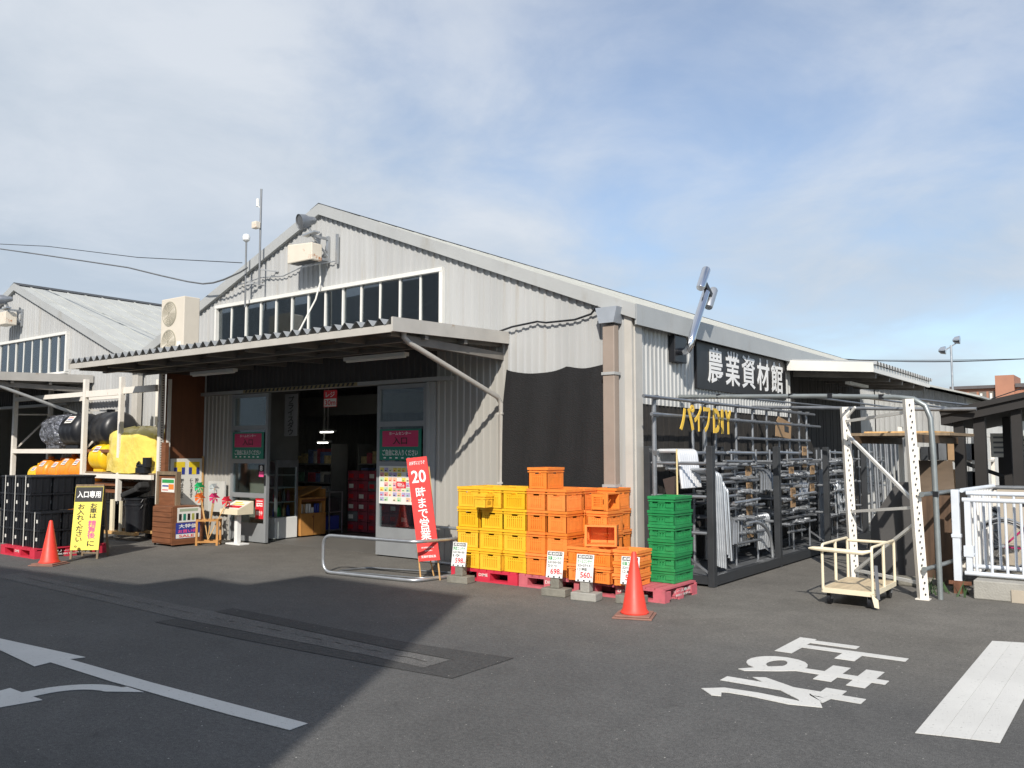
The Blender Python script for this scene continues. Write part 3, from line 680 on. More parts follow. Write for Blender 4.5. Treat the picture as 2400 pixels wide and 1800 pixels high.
p3_ = pallet(-5.19, -4.20, 8.27, 9.06, PINK, 'faded pink plastic pallet under the green stack, nearest the cone', 'DIME')
text('リース専用', (-4.20, 8.68, .092), (0, 1, 0), (0, 0, 1), .40, .035, PAPER, p3_, 'lettering', .008, .0)
text('無断使用禁止', (-4.20, 8.70, .048), (0, 1, 0), (0, 0, 1), .36, .026, PAPER, p3_, 'lettering', .008, .0)
# price signs in concrete block feet
def price_sign(x, y, rz, name, l2, l3, price, label, tone=CONCD):
    t = thing('price_sign', label, 'price sign', (x, y, 0), rz, 'price signs before the crates')
    a = MB(); a.box(-.15, .15, -.09, .09, 0, .085); a.box(-.055, .055, -.05, .05, .085, .24); a.build('block_foot', tone, t, local=True, bevel=.008)
    a = MB(); z0, z1 = .20, .485; w = .103; tl = .045
    a.prism([(-w, -.056, z0), (w, -.056, z0), (w, -.056 + tl, z1), (-w, -.056 + tl, z1)], (0, -.008, 0)); pn_ = a.build('board', WHITE, t, local=True, bevel=.003)
    nrm = Vector((0, -1, tl / (z1 - z0) * 1.0)).normalized(); ud = Vector((0, tl, z1 - z0)).normalized()
    R = Matrix.Rotation(rz, 3, 'Z')
    def P(u, v): return Vector((x, y, 0)) + R @ (Vector((u * .86, -.064, z0)) + ud * v * .84)
    U = R @ Vector((1, 0, 0)); V = R @ ud
    def rect(u0, u1, v0, v1, m, nm='printed_block'):
        b = MB(); n = U.cross(V) * .0012; b.poly([P(u0, v0) + n, P(u1, v0) + n, P(u1, v1) + n, P(u0, v1) + n]); return b.build(nm, m, pn_)
    for i in range(4): rect(-.105 + i * .053, -.058 + i * .053, .290, .335, INKK)
    text('農業資材', P(0, .3125), U, V, 0.1634, 0.0252, INKW, pn_, 'lettering', .01, .0, off=.002)
    text(name, P(-.005, .255), U, V, 0.1720, 0.0437, INKG, pn_, 'lettering', .012, .0, off=.002)
    text(l2, P(-.005, .203), U, V, 0.1634, 0.0252, INKK, pn_, 'lettering', .01, .0, off=.002)
    text(l3, P(-.035, .155), U, V, 0.1118, 0.0336, INKK, pn_, 'lettering', .015, .0, off=.002)
    text(price, P(.012, .085), U, V, 0.1161, 0.0605, INKR, pn_, 'lettering', .018, .0, off=.002)
    text('円', P(.098, .06), U, V, 0.0241, 0.0235, INKR, pn_, 'lettering', .02, .0, off=.002)
    b = MB()
    for u in (-.08, .0, .08): b.obox(P(u, .015), U, V, U.cross(V), .02, .016, .004)
    b.build('clips', BLACK, t)
    return t
price_sign(-6.86, 8.10, .10, '野菜コンテナ', '52×36×30', '1ケ', '598', 'white price sign before the yellow crates, left of the others')
price_sign(-5.40, 8.02, .10, '採集コンテナ', '52×36×30', 'ひとつ', '698', 'white price board reading 698 with a torn lower left corner')
price_sign(-4.985, 7.98, .10, 'オールコンテナ', '52×37×31', '1コ 特価', '560', 'white price board reading 560 between the two orange low stacks', CONC)
price_sign(-4.50, 8.10, .10, '採集コンテナ', '52×36×31', '1コ 本体', '590', 'white price board reading 590, half hidden by the traffic cone')
# traffic cones
def cone(x, y, h, label, rz):
    t = thing('traffic_cone', label, 'traffic cone', (x, y, 0), rz, 'red traffic cones')
    a = MB(); a.lathe([(.135, .03), (.14, .045), (.118, .075), (.024, h - .012), (.018, h), (.012, h)], (0, 0, 0), 28); a.build('cone_body', CONE, t, smooth=True, local=True)
    a = MB(); a.prism([(-.19, -.19, 0), (.19, -.19, 0), (.19, .19, 0), (-.19, .19, 0)], (0, 0, .016)); a.prism([(-.165, -.165, .016), (.165, -.165, .016), (.165, .165, .016), (-.165, .165, .016)], (0, 0, .018)); a.build('base', CONEB, t, local=True, bevel=.006)
    return t
cone(-4.12, 7.47, .62, 'red traffic cone standing in front of the crate pallets', .35)
cone(-12.55, 5.86, .62, 'red traffic cone standing by the black tubs', .5)
# steel hoop barriers
def hoop(pts, label, foot=None):
    t = thing('hoop_barrier', label, 'barrier', pts[0], 0, 'tubular hoop barriers')
    a = MB(); a.tube(pts, .022, 10); a.build('tube', GALV, t, smooth=True)
    return t
def rounded(corners, r, n=6):
    out = []; k = len(corners)
    for i in range(k):
        p = Vector(corners[i]); a = (Vector(corners[i - 1]) - p); b = (Vector(corners[(i + 1) % k]) - p)
        pa = p + a.normalized() * min(r, a.length * .45); pb = p + b.normalized() * min(r, b.length * .45)
        for j in range(n + 1):
            u = j / n; out.append(pa * (1 - u) ** 2 + p * 2 * u * (1 - u) + pb * u * u)
    return out + [out[0]]
hoop(rounded([(-8.80, 7.60, .025), (-7.28, 7.74, .025), (-7.12, 8.80, .025), (-7.12, 8.80, .48), (-7.28, 7.74, .49), (-8.80, 7.60, .50)], .15), 'grey tubular barrier nearest the yard, bending behind the banner towards the crates')
hoop(rounded([(-8.62, 9.22, .025), (-7.18, 9.16, .025), (-7.18, 9.16, .52), (-8.62, 9.22, .52)], .14), 'grey tubular hoop barrier standing against the wall behind the red banner')
hb = thing('tube_base', 'flat bent steel tube lying on the ground inside the hoop', 'barrier', (-8.2, 8.2, 0)); a = MB(); a.tube(rounded([(-8.75, 7.75, .02), (-7.35, 7.98, .02), (-7.3, 8.6, .02), (-8.65, 8.25, .02)], .15), .012, 8); a.build('tube', GALVD, hb, smooth=True)
# leaning banner stand
t = thing('banner_stand', 'red vertical banner on a wooden stand leaning over the hoop barrier', 'banner', (-7.30, 8.02, 0))
a = MB(); b0 = Vector((-7.44, 7.98, .22)); b1 = Vector((-7.17, 8.07, .25)); t0 = Vector((-7.79, 8.10, 1.50)); t1 = Vector((-7.52, 8.19, 1.53))
bn = (b1 - b0).cross(t0 - b0).normalized()
if bn.y > 0: bn = -bn
a.prism([b0, b1, t1, t0], bn * .012); a.build('banner_cloth', BANR, t)
a = MB(); a.bar(b0 + Vector((.03, .0, -.24)), b0.lerp(t0, .9) - bn * .02 + Vector((.03, 0, 0)), .016, .012); a.bar(b1 + Vector((-.02, .02, -.26)), b1.lerp(t1, .9) - bn * .02, .016, .012)
a.bar(b0 + Vector((.06, .22, -.23)), b0.lerp(t0, .8) - bn * .03 + Vector((.03, 0, 0)), .016, .012); a.build('wooden_legs', WOODL, t)
BX = (b1 - b0).normalized(); BY = (t0 - b0).normalized(); BC = lambda v: b0.lerp(t0, v) + (b1 - b0) * .5 + bn * .012
def btext(s_, v, w, h, **k): text(s_, BC(v), BX, BY, w, h, INKW, t, 'lettering', k.pop('weight', .012), .0, off=.002, **k)
btext('20', .81, .20, .165, weight=.018); btext('時まで営業', .45, .145, .68, vertical=True, weight=.012)
btext('お気軽にどうぞ', .945, .22, .05, shear=.3); btext('年末年始は除く', .125, .17, .022); btext('一部商品除く', .095, .12, .018); btext('営業時間延長', .04, .20, .032)
# ------------------------------------------------------------------ things on the facade and roof
t = thing('outdoor_unit', 'cream two-fan air conditioner outdoor unit standing on the canopy roof', 'air conditioner', (-13.45, 8.3, 3.15))
a = MB(); a.box(-13.78, -13.08, 8.16, 8.46, 3.22, 4.23); a.build('casing', AC, t, bevel=.012)
for z in (3.47, 3.96):
    r = MB(); r.lathe([(.215, 8.158), (.215, 8.150), (.195, 8.150), (.195, 8.158)], (-13.52, 0, z), 28, 'y'); r.lathe([(.193, 8.157), (.193, 8.154)], (-13.52, 0, z), 28, 'y'); ro_ = r.build('fan_grille', ACG, t)
    r = MB()
    for rr in (.05, .085, .12, .155, .185): r.tube(arc((-13.52, 8.149, z), (1, 0, 0), (0, 0, 1), rr, 0, 360, 24), .0035, 4)
    for k in range(12): r.bar((-13.52 + .03 * math.cos(k * .5236), 8.148, z + .03 * math.sin(k * .5236)), (-13.52 + .19 * math.cos(k * .5236), 8.148, z + .19 * math.sin(k * .5236)), .004, .004)
    r.build('wire_guard', AC, ro_)
a = MB(); a.box(-13.27, -13.15, 8.156, 8.159, 3.32, 3.46); a.build('rating_label', PAPER, t)
a = MB()
for x in (-13.7, -13.2): a.box(x, x + .06, 8.1, 8.52, 3.16, 3.22)
a.build('foot_rails', GALVD, t)
a = MB(); a.tube([(-13.08, 8.32, 3.36), (-12.98, 8.34, 3.34), (-12.9, 8.6, 3.28), (-12.88, 9.3, 3.25)], .022, 8); a.build('pipe_sleeve', PAPER, t, smooth=True)
# rusty box under the gable lamp
t = thing('control_box', 'rust-spotted cream box hung on the main gable below the lamp', 'box', (-11.1, 9.2, 4.69))
a = MB(); a.prism([(-11.42, 8.98, 4.70), (-10.80, 8.98, 4.70), (-10.80, 8.98, 4.98), (-11.42, 8.98, 5.02)], (0, .22, 0)); a.build('casing', RUSTB, t, bevel=.015)
a = MB(); a.box(-11.36, -10.86, 9.01, 9.17, 4.692, 4.70); a.build('underside_vent', DARKST, t)
a = MB(); a.bar((-10.84, 9.2, 4.75), (-10.84, 9.42, 4.75), .04, .04); a.bar((-11.3, 9.2, 4.8), (-11.3, 9.42, 4.8), .04, .04); a.bar((-10.62, 9.36, 4.66), (-10.62, 9.36, 5.16), .05, .03); a.build('bracket', GALV, t)
def floodlight(x, y, z, label, aim):
    t = thing('floodlight', label, 'floodlight', (x, y, z - .25), 0, 'floodlights on the gables')
    aim = Vector(aim).normalized(); a = MB(); c = Vector((x, y, z))
    def cone_pts(prof):
        s_ = aim.cross((0, 0, 1)).normalized(); u_ = s_.cross(aim).normalized(); vs = []; n = 22
        for r_, d in prof:
            for j in range(n): vs.append(c + aim * d + s_ * r_ * math.cos(2 * math.pi * j / n) + u_ * r_ * math.sin(2 * math.pi * j / n))
        return vs, [(i * n + j, i * n + (j + 1) % n, (i + 1) * n + (j + 1) % n, (i + 1) * n + j) for i in range(len(prof) - 1) for j in range(n)]
    a.add(*cone_pts([(.001, -.20), (.045, -.20), (.062, -.17), (.075, -.09), (.115, -.02), (.13, .09), (.125, .09), (.105, -.02), (.02, -.06)])); a.build('lamp_housing', GALVM, t, smooth=True)
    a = MB(); a.add(*cone_pts([(.118, .075), (.001, .078)])); a.build('glass_lens', mat('dusty_lens', (.10, .10, .10), .15, 0, .2, 8), t)
    a = MB(); a.bar(c + Vector((.0, .05, -.05)), (x + .12, y + .1, z - .24), .05, .03); a.bar((x + .02, y + .0, z - .25), (x + .32, y + .0, z - .22), .12, .025); a.bar((x + .16, y, z - .25), (x + .16, FY - .02, z - .25), .04, .04); a.bar((x + .16, FY - .05, z - .62), (x + .16, FY - .05, z - .2), .05, .04); a.bar((x + .16, y + .05, z - .27), (x + .16, FY - .04, z - .55), .025, .025); a.build('bracket', GALV, t)
floodlight(-11.02, 9.0, 5.36, 'grey round floodlight at the peak of the main gable', (-.25, -.93, -.25))
floodlight(-22.15, 9.0, 5.25, 'grey round floodlight on the far left gable', (-.5, -.75, -.15))
t = thing('control_box', 'cream box on the far left gable below its floodlight', 'box', (-22.2, 9.2, 4.69))
a = MB(); a.box(-22.5, -21.95, 8.98, 9.25, 4.64, 4.95); a.build('casing', RUSTB, t, bevel=.015); a = MB(); a.bar((-22.2, 9.2, 4.7), (-22.2, 9.42, 4.7), .05, .05); a.build('bracket', GALV, t)
# antennas
t = thing('mast', 'shorter antenna mast with a white dome on the gable', 'antenna', (-12.84, 9.2, 4.2))
a = MB(); a.cyl((-12.84, 9.2, 4.15), (-12.85, 9.2, 5.33), .016); a.build('pole', GALVD, t)
a = MB(); a.lathe([(.03, 5.33), (.062, 5.36), (.068, 5.42), (.05, 5.46), (.01, 5.475)], (-12.85, 9.2, 0), 16); a.build('dome', WHITE, t, smooth=True)
a = MB(); a.bar((-12.84, 9.2, 4.62), (-12.6, 9.41, 4.55), .02, .02); a.bar((-12.84, 9.2, 4.55), (-12.6, 9.41, 4.62), .02, .02); a.build('stay', GALVD, t)
t = thing('mast', 'taller antenna mast with cream box and white aerial on the gable', 'antenna', (-12.45, 9.2, 4.5))
a = MB(); a.cyl((-12.45, 9.2, 4.5), (-12.45, 9.2, 6.22), .018); a.build('pole', GALVD, t)
a = MB(); a.box(-12.55, -12.42, 9.08, 9.18, 5.50, 5.62); a.build('junction_box', RUSTB, t, bevel=.01)
a = MB(); a.cyl((-12.54, 9.2, 5.92), (-12.545, 9.2, 6.06), .028); a.bar((-12.54, 9.2, 5.93), (-12.45, 9.2, 5.88), .015, .015); a.build('aerial', WHITE, t)
a = MB(); a.bar((-12.45, 9.2, 4.78), (-12.2, 9.41, 4.74), .02, .02); a.build('stay', GALVD, t)
# cables
def cable(name, pts, r, m, label, cat='cable', group=None):
    a = MB(); a.tube(pts, r, 6); return tag(a.build(name, m, smooth=True), label, cat, group)
cable('cable', [(-40, 9.3, 10.6), (-30, 9.25, 8.2), (-22.72, 9.1, 6.6), (-20.43, 9.1, 6.13), (-18.42, 9.1, 5.71), (-16.65, 9.1, 5.34), (-15.38, 9.1, 5.01), (-14.49, 9.1, 4.79), (-14.0, 9.1, 4.69), (-13.67, 9.1, 4.67), (-13.35, 9.1, 4.69), (-12.9, 9.12, 4.77), (-12.66, 9.1, 4.82)], .016, GALVD, 'thick sagging cable reaching the left slope of the main gable')
cable('cable', [(-40, 7.5, 8.1), (-26, 8.6, 7.2), (-20, 9.0, 6.25), (-16.5, 9.2, 5.55), (-13.1, 9.3, 5.0)], .008, BLACK, 'thin taut wire above the thick sagging cable at left')
cable('cable', [(-13.3, 9.36, 4.62), (-12.6, 9.36, 4.68), (-12.0, 9.36, 4.63), (-11.5, 9.35, 4.72), (-11.1, 9.3, 4.70), (-10.6, 9.38, 4.72)], .010, GALV, 'grey wire running along the gable to the rusty box')
cable('cable', [(-10.98, 9.3, 4.7), (-10.95, 9.3, 4.4), (-11.0, 9.25, 4.1), (-11.2, 9.1, 3.6), (-11.35, 8.9, 3.22)], .014, PAPER, 'white cable hanging from the rusty box down to the canopy')
cable('cable', [(-7.35, 9.36, 3.24), (-7.0, 9.33, 3.30), (-6.6, 9.36, 3.34), (-6.45, 9.35, 3.31), (-6.0, 9.36, 3.31), (-5.75, 9.36, 3.36), (-5.62, 9.3, 3.44)], .014, BLACK, 'black cable looping along the upper wall to the hopper')
cable('cable', [(-16.5, 9.3, 3.5), (-15.4, 9.2, 3.30), (-14.6, 8.9, 3.27), (-13.9, 8.7, 3.5)], .008, BLACK, 'thin black lead beside the outdoor unit')
# ------------------------------------------------------------------ signs on the entrance doors
def panel(name, label, cat, x0, x1, z0, z1, y, m, group=None, th=.006):
    t = thing(name, label, cat, ((x0 + x1) / 2, y, z0), 0, group); a = MB(); a.box(x0, x1, y - th, y, z0, z1); o = a.build('panel', m, t); return t, o
def quad(par, x0, x1, z0, z1, y, m, nm='printed_block'):
    a = MB(); a.poly([(x0, y, z0), (x1, y, z0), (x1, y, z1), (x0, y, z1)]); return a.build(nm, m, par)
XD, ZD = (1, 0, 0), (0, 0, 1)
for x0, x1, lab in ((-13.32, -12.43, 'green and magenta entrance sign on the left glass door'), (-9.57, -8.70, 'green and magenta entrance sign on the right glass door')):
    y = FY - .062; t, o = panel('entrance_sign', lab, 'sign', x0, x1, 1.46, 1.93, y, SIGNG, 'entrance signs on the doors'); yy = y - .0075
    quad(o, x0 + .06, x1 - .06, 1.665, 1.905, yy, SIGNM)
    xm = (x0 + x1) / 2
    text('ホームセンター', (xm, yy - .001, 1.865), XD, ZD, .46, .05, INKW, o, 'lettering', .01, .0, off=.001)
    text('入口', (xm, yy - .001, 1.755), XD, ZD, .30, .115, INKK, o, 'lettering', .02, .0, off=.001)
    text('ご自由にお入りください', (xm, yy - .001, 1.575), XD, ZD, .74, .095, INKW, o, 'lettering', .015, .0, off=.001)
    for k in range(6): quad(o, x0 + .09 + k * .125, x0 + .14 + k * .125, 1.485, 1.505, yy, INKW)
# flyer board on right door
t, o = panel('flyer_board', 'board of colourful sale flyers on the right glass door', 'poster', -9.57, -8.72, .80, 1.37, FY - .062, PAPER)
rf = random.Random(5); yy = FY - .0695
pal = [mat('flyer_%s' % n_, c_, .6, 0, .15, 30) for n_, c_ in (('pink', (.75, .33, .32)), ('gold', (.78, .62, .12)), ('cream', (.72, .66, .48)), ('mint', (.45, .62, .42)), ('peach', (.75, .45, .30)), ('lilac', (.40, .36, .55)))]
for i in range(9):
    for j in range(7):
        x = -9.55 + i * .092; z = .84 + j * .074
        if rf.random() < .9:
            quad(o, x, x + .082, z, z + .062, yy, pal[(1 if i in (4, 5) and j > 3 else rf.randrange(6))]); 
            quad(o, x + .012, x + .05, z + .01, z + .025, yy - .001, (INKR, INKK, INKG, INKB)[rf.randrange(4)])
quad(o, -9.20, -9.00, 1.04, 1.14, yy - .002, INKR); text('特価', (-9.10, yy - .003, 1.09), XD, ZD, .15, .07, INKW, o, 'lettering', .01, .0, off=.001)
# stickers on the left door
t, o = panel('door_sticker', 'black and pink sticker near the left door edge', 'sticker', -12.60, -12.43, 1.14, 1.36, FY - .03, SIGNB); quad(o, -12.58, -12.45, 1.15, 1.24, FY - .0375, INKP); text('8', (-12.515, FY - .038, 1.30), XD, ZD, .07, .09, INKW, o, 'lettering', .02, .0, off=.001)
t, o = panel('notice_sheet', 'red and white notice sheet low on the left door', 'poster', -12.66, -12.43, .42, .80, FY - .03, INKR)
for k in range(3): quad(o, -12.63, -12.46, .72 - k * .04, .735 - k * .04, FY - .0375, INKW)
text('出入口', (-12.545, FY - .038, .66), XD, ZD, .17, .06, INKW, o, 'lettering', .02, .0, off=.001); text('開放中', (-12.545, FY - .038, .52), XD, ZD, .17, .08, INKW, o, 'lettering', .02, .0, off=.001)
# hanging sign and banner inside the door
t, o = panel('hanging_sign', 'red and white hanging sign at the top of the doorway', 'sign', -11.02, -10.70, 2.32, 2.60, FY + .06, INKR)
text('レジ', (-10.86, FY + .053, 2.53), XD, ZD, .22, .09, INKW, o, 'lettering', .02, .0, off=.001); quad(o, -11.01, -10.71, 2.33, 2.46, FY + .0525, PAPER); text('30m', (-10.86, FY + .052, 2.395), XD, ZD, .26, .09, INKR, o, 'lettering', .02, .0, off=.001)
t, o = panel('hanging_banner', 'dim vertical banner hanging inside behind the left door', 'banner', -12.33, -11.98, 1.86, 2.60, FY + .30, mat('dim_cloth', (.20, .20, .20), .8))
text('プライスダウ', (-12.155, FY + .29, 2.22), XD, ZD, .17, .68, INKK, o, 'lettering', .02, .0, vertical=True, off=.001)
# ------------------------------------------------------------------ inside the doorway
t = thing('display_fridge', 'glass display cooler with white base inside the doorway', 'cooler', (-12.75, 10.1, 0))
a = MB(); a.box(-13.2, -12.72, 9.86, 10.36, .02, .40); a.build('base', WHITE, t, bevel=.01)
a = MB()
for y in (9.86, 10.32): a.box(-12.76, -12.72, y, y + .04, .40, 1.40)
a.box(-12.76, -12.72, 9.9, 10.32, 1.30, 1.40); a.box(-13.2, -13.17, 9.86, 10.36, .4, 1.4); a.box(-13.17, -12.72, 9.86, 10.36, 1.40, 1.43); fo = a.build('frame', GALV, t)
a = MB()
for z in (.66, .92, 1.15): a.box(-13.16, -12.77, 9.9, 10.32, z, z + .015)
a.build('shelf_boards', WHITE, t); a = MB(); a.box(-12.745, -12.74, 9.9, 10.32, .40, 1.3); a.build('glass', GLASS, fo)
for i, (z, cs) in enumerate(((.41, (INKB, GRE, CARD)), (.676, (PINKD, WOOD, INT)))):
    for k in range(4):
        b = MB(); b.lathe([(.038, z), (.04, z + .12), (.022, z + .16), (.018, z + .2)], (-12.86, 9.95 + k * .1, 0), 10); tag(b.build('bottle', cs[k % 3], smooth=True), 'dark bottle on the %s shelf of the display cooler' % ('lower', 'upper')[i], 'bottle', 'bottles in the cooler')
t = thing('wooden_cabinet', 'ochre wooden cabinet with a row of cans inside the doorway', 'cabinet', (-12.8, 10.6, 0))
a = MB(); a.box(-13.2, -12.70, 10.42, 11.02, .03, .44); a.build('cupboard', WOODO, t, bevel=.008)
a = MB(); a.box(-12.698, -12.69, 10.715, 10.725, .07, .42); a.box(-12.698, -12.675, 10.69, 10.705, .36, .39); a.build('door_line', WOOD, t)
a = MB(); a.box(-13.2, -13.17, 10.42, 11.02, .44, .92); a.box(-13.17, -12.72, 10.42, 10.45, .44, .70); a.box(-13.17, -12.72, 10.99, 11.02, .44, .88); a.box(-13.17, -12.70, 10.42, 11.02, .70, .73); a.build('hutch', WOODO, t)
a = MB(); a.box(-12.715, -12.70, 10.45, 10.99, .655, .70); a.build('apron', WOOD, t)
cc_ = [PAPER, CARD, PAPER, WHITE, PAPER, INKB, INKB, CARD]
for k in range(8):
    b = MB(); b.lathe([(.024, .44), (.026, .445), (.026, .60 if k != 4 else .53), (.02, .61 if k != 4 else .54)], (-12.78, 10.49 + k * .066, 0), 12)
    tag(b.build('can', cc_[k], smooth=True), 'small can in the row on the ochre cabinet, %s' % ('pale' if cc_[k] in (PAPER, WHITE) else 'blue' if cc_[k] == INKB else 'brown'), 'can', 'cans on the cabinet')
b = MB(); b.prism([(-13.1, 10.45, .74), (-12.75, 10.45, .74), (-12.75, 10.95, .90), (-13.1, 10.95, .90)], (0, 0, .03)); tag(b.build('wooden_tray', WOODO), 'slanted wooden tray lying on top of the ochre cabinet', 'tray')
t = thing('wire_shelf', 'narrow grey shelf unit beside the ochre cabinet', 'shelf', (-12.85, 11.25, 0)); a = MB()
for x in (-13.1, -12.72):
    for y in (11.1, 11.42): a.box(x, x + .02, y, y + .02, 0, .82)
for z in (.08, .42, .80): a.box(-13.1, -12.70, 11.1, 11.44, z, z + .015)
a.build('frame', GALV, t)
for z, m in ((.096, INKB), (.436, DARKST)):
    b = MB(); b.box(-13.05, -12.75, 11.14, 11.40, z, z + .26); tag(b.build('storage_bin', m, bevel=.01), ('blue bin on the lower level of the narrow shelf', 'dark bin on the upper level of the narrow shelf')[m is DARKST], 'bin')
ri = random.Random(9); lab_r = ['front', 'middle', 'back']
for i in range(6):
    for j in range(6):
        x = -12.9 + i * .29; z = .02 + j * .20
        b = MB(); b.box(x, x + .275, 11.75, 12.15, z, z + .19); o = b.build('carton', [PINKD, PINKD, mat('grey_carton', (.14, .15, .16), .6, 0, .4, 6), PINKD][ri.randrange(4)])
        tag(o, 'dim carton in the low stacked wall of goods inside the doorway', 'carton', 'cartons stacked inside the doorway')
        b = MB(); b.poly([(x + .03, 11.748, z + .05), (x + .16, 11.748, z + .05), (x + .16, 11.748, z + .13), (x + .03, 11.748, z + .13)]); b.build('label', PAPER if ri.random() < .35 else INKR, o)
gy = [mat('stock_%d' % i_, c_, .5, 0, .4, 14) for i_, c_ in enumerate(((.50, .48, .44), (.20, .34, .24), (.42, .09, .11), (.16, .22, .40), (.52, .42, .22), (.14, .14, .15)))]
rz_ = random.Random(31)
for (x0, y0, n_, lab) in ((-14.8, 12.6, 4, 'left'), (-13.2, 13.2, 4, 'middle'), (-11.6, 13.4, 3, 'right')):
    t = thing('stock_shelf', 'stocked grey shelf in the dim shop, the %s one of three' % lab, 'shelf', (x0, y0, 0), 0, 'stock shelves in the shop'); a = MB()
    for z in (.1, .5, .9, 1.3): a.box(x0 - .7, x0 + .7, y0 - .25, y0 + .2, z, z + .03)
    for x in (x0 - .72, x0 + .70): a.box(x, x + .02, y0 - .25, y0 + .2, 0, 1.75)
    a.build('frame', INT, t)
    for z in (.13, .53, .93, 1.33):
        x = x0 - .67
        while x < x0 + .55:
            w_ = rz_.uniform(.10, .24); b = MB(); b.box(x, x + w_ - .015, y0 - .23 + rz_.uniform(0, .05), y0 + .1, z, z + rz_.uniform(.15, .32)); tag(b.build('package', gy[rz_.randrange(6)]), 'dim package on the %s stock shelf in the shop' % lab, 'package', 'packages on the stock shelves'); x += w_
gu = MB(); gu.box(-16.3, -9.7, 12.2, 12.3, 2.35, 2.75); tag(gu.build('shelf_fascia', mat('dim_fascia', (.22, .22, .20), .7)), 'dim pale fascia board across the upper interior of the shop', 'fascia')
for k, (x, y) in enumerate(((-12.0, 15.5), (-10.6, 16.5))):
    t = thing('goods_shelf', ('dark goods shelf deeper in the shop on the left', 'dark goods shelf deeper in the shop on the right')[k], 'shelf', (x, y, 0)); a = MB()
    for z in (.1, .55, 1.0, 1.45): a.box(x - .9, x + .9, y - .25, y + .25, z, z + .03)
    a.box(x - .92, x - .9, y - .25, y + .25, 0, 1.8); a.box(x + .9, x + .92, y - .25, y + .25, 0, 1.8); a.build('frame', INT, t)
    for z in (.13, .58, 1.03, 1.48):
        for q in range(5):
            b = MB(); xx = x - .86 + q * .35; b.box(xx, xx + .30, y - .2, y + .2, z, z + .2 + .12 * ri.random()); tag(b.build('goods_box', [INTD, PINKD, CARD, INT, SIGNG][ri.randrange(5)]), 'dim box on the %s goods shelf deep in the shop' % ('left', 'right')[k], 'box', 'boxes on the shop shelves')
LIT = bpy.data.materials.new('added_lit_tube'); LIT.use_nodes = True; LIT.node_tree.nodes['Principled BSDF'].inputs['Emission Color'].default_value = (1, .97, .88, 1); LIT.node_tree.nodes['Principled BSDF'].inputs['Emission Strength'].default_value = 5  # added lamps stand in for bright marks inside and brighten the shop
for y, z, w_, lab in ((11.9, 2.00, .22, 'added lit fluorescent lamp hanging higher in the dark shop'), (11.8, 1.78, .18, 'added lit fluorescent lamp hanging lower in the dark shop')):
    t = thing('added_shop_lamp', lab, 'lamp', (-13.9, y, z)); a = MB(); a.box(-13.7 - w_, -13.7 + w_, y - .05, y + .05, z, z + .03); a.bar((-13.7, y, z + .03), (-13.7, y, 3.3), .015, .015); a.build('fitting', WHITE, t)
    a = MB(); a.tube([(-13.7 - w_ + .03, y - .03, z - .012), (-13.7 + w_ - .03, y - .03, z - .012)], .015, 8); a.build('tube', LIT, t)
ct = MB(); vs = []
for i in range(25): vs += [(-13.1 + i * .02, 9.58 + .018 * (i % 2), .12), (-13.1 + i * .02, 9.58 + .018 * (i % 2), 1.34)]
ct.add(vs, [(2 * i, 2 * i + 2, 2 * i + 3, 2 * i + 1) for i in range(24)]); tag(ct.build('curtain', mat('cream_curtain', (.50, .46, .38), .8)), 'cream pleated curtain behind the left glass door', 'curtain')
# ------------------------------------------------------------------ left: storage racks with tanks
RY = 8.5
t = thing('storage_rack', 'white timber-coloured storage rack at far left with three levels', 'rack', (-18.5, RY, 0))
a = MB()
for x in (-20.05, -16.98):
    for y in (RY, 9.25): a = MB(); a.box(x - .045, x + .045, y - .04, y + .04, 0, 3.02); a.build('post', RACKW, t)
a = MB()
for z in (.80, 1.55, 2.68): 
    for y in (RY - .01, 9.24): a.box(-20.0, -17.03, y - .03, y + .03, z, z + .09)
for x in (-20.05, -16.98):
    a.bar((x, RY, 1.6), (x, 9.25, 2.4), .03, .03); a.bar((x, RY, 2.4), (x, 9.25, 2.42), .03, .03)
a.build('beam', RACKW, t)
a = MB()
for z in (.892, 1.642): a.box(-20.0, -17.03, RY + .02, 9.21, z - .03, z)
a.build('deck', OLDW, t)
t = thing('storage_rack', 'white storage rack under the canopy end carrying the yellow tanks', 'rack', (-15.6, RY, 0))
a = MB()
for x in (-15.62, -14.42):
    for y in ((RY, 9.25) if x < -15 else (RY + .1,)): a = MB(); a.box(x - .04, x + .04, y - .04, y + .04, 0, 3.0); po = a.build('post', RACKW, t)
a = MB()
for k in range(60): a.box(-14.40, -14.378, RY + .085, RY + .115, .3 + k * .045, .318 + k * .045)
a.build('post_holes', DARKST, po)
for (x0, x1, y0, y1, z0, z1) in ((-16.93, -15.67, RY - .03, RY + .03, 2.66, 2.78), (-15.57, -14.47, RY, RY + .06, 2.68, 2.80), (-16.93, -14.47, RY - .03, RY + .03, 1.08, 1.165), (-16.93, -14.47, 9.17, 9.23, 1.08, 1.165)):
    a = MB(); a.box(x0, x1, y0, y1, z0, z1); a.build('beam', RACKW, t)
a = MB(); a.box(-16.93, -14.47, RY + .02, 9.18, 1.17, 1.195); a.build('deck', OLDW, t)
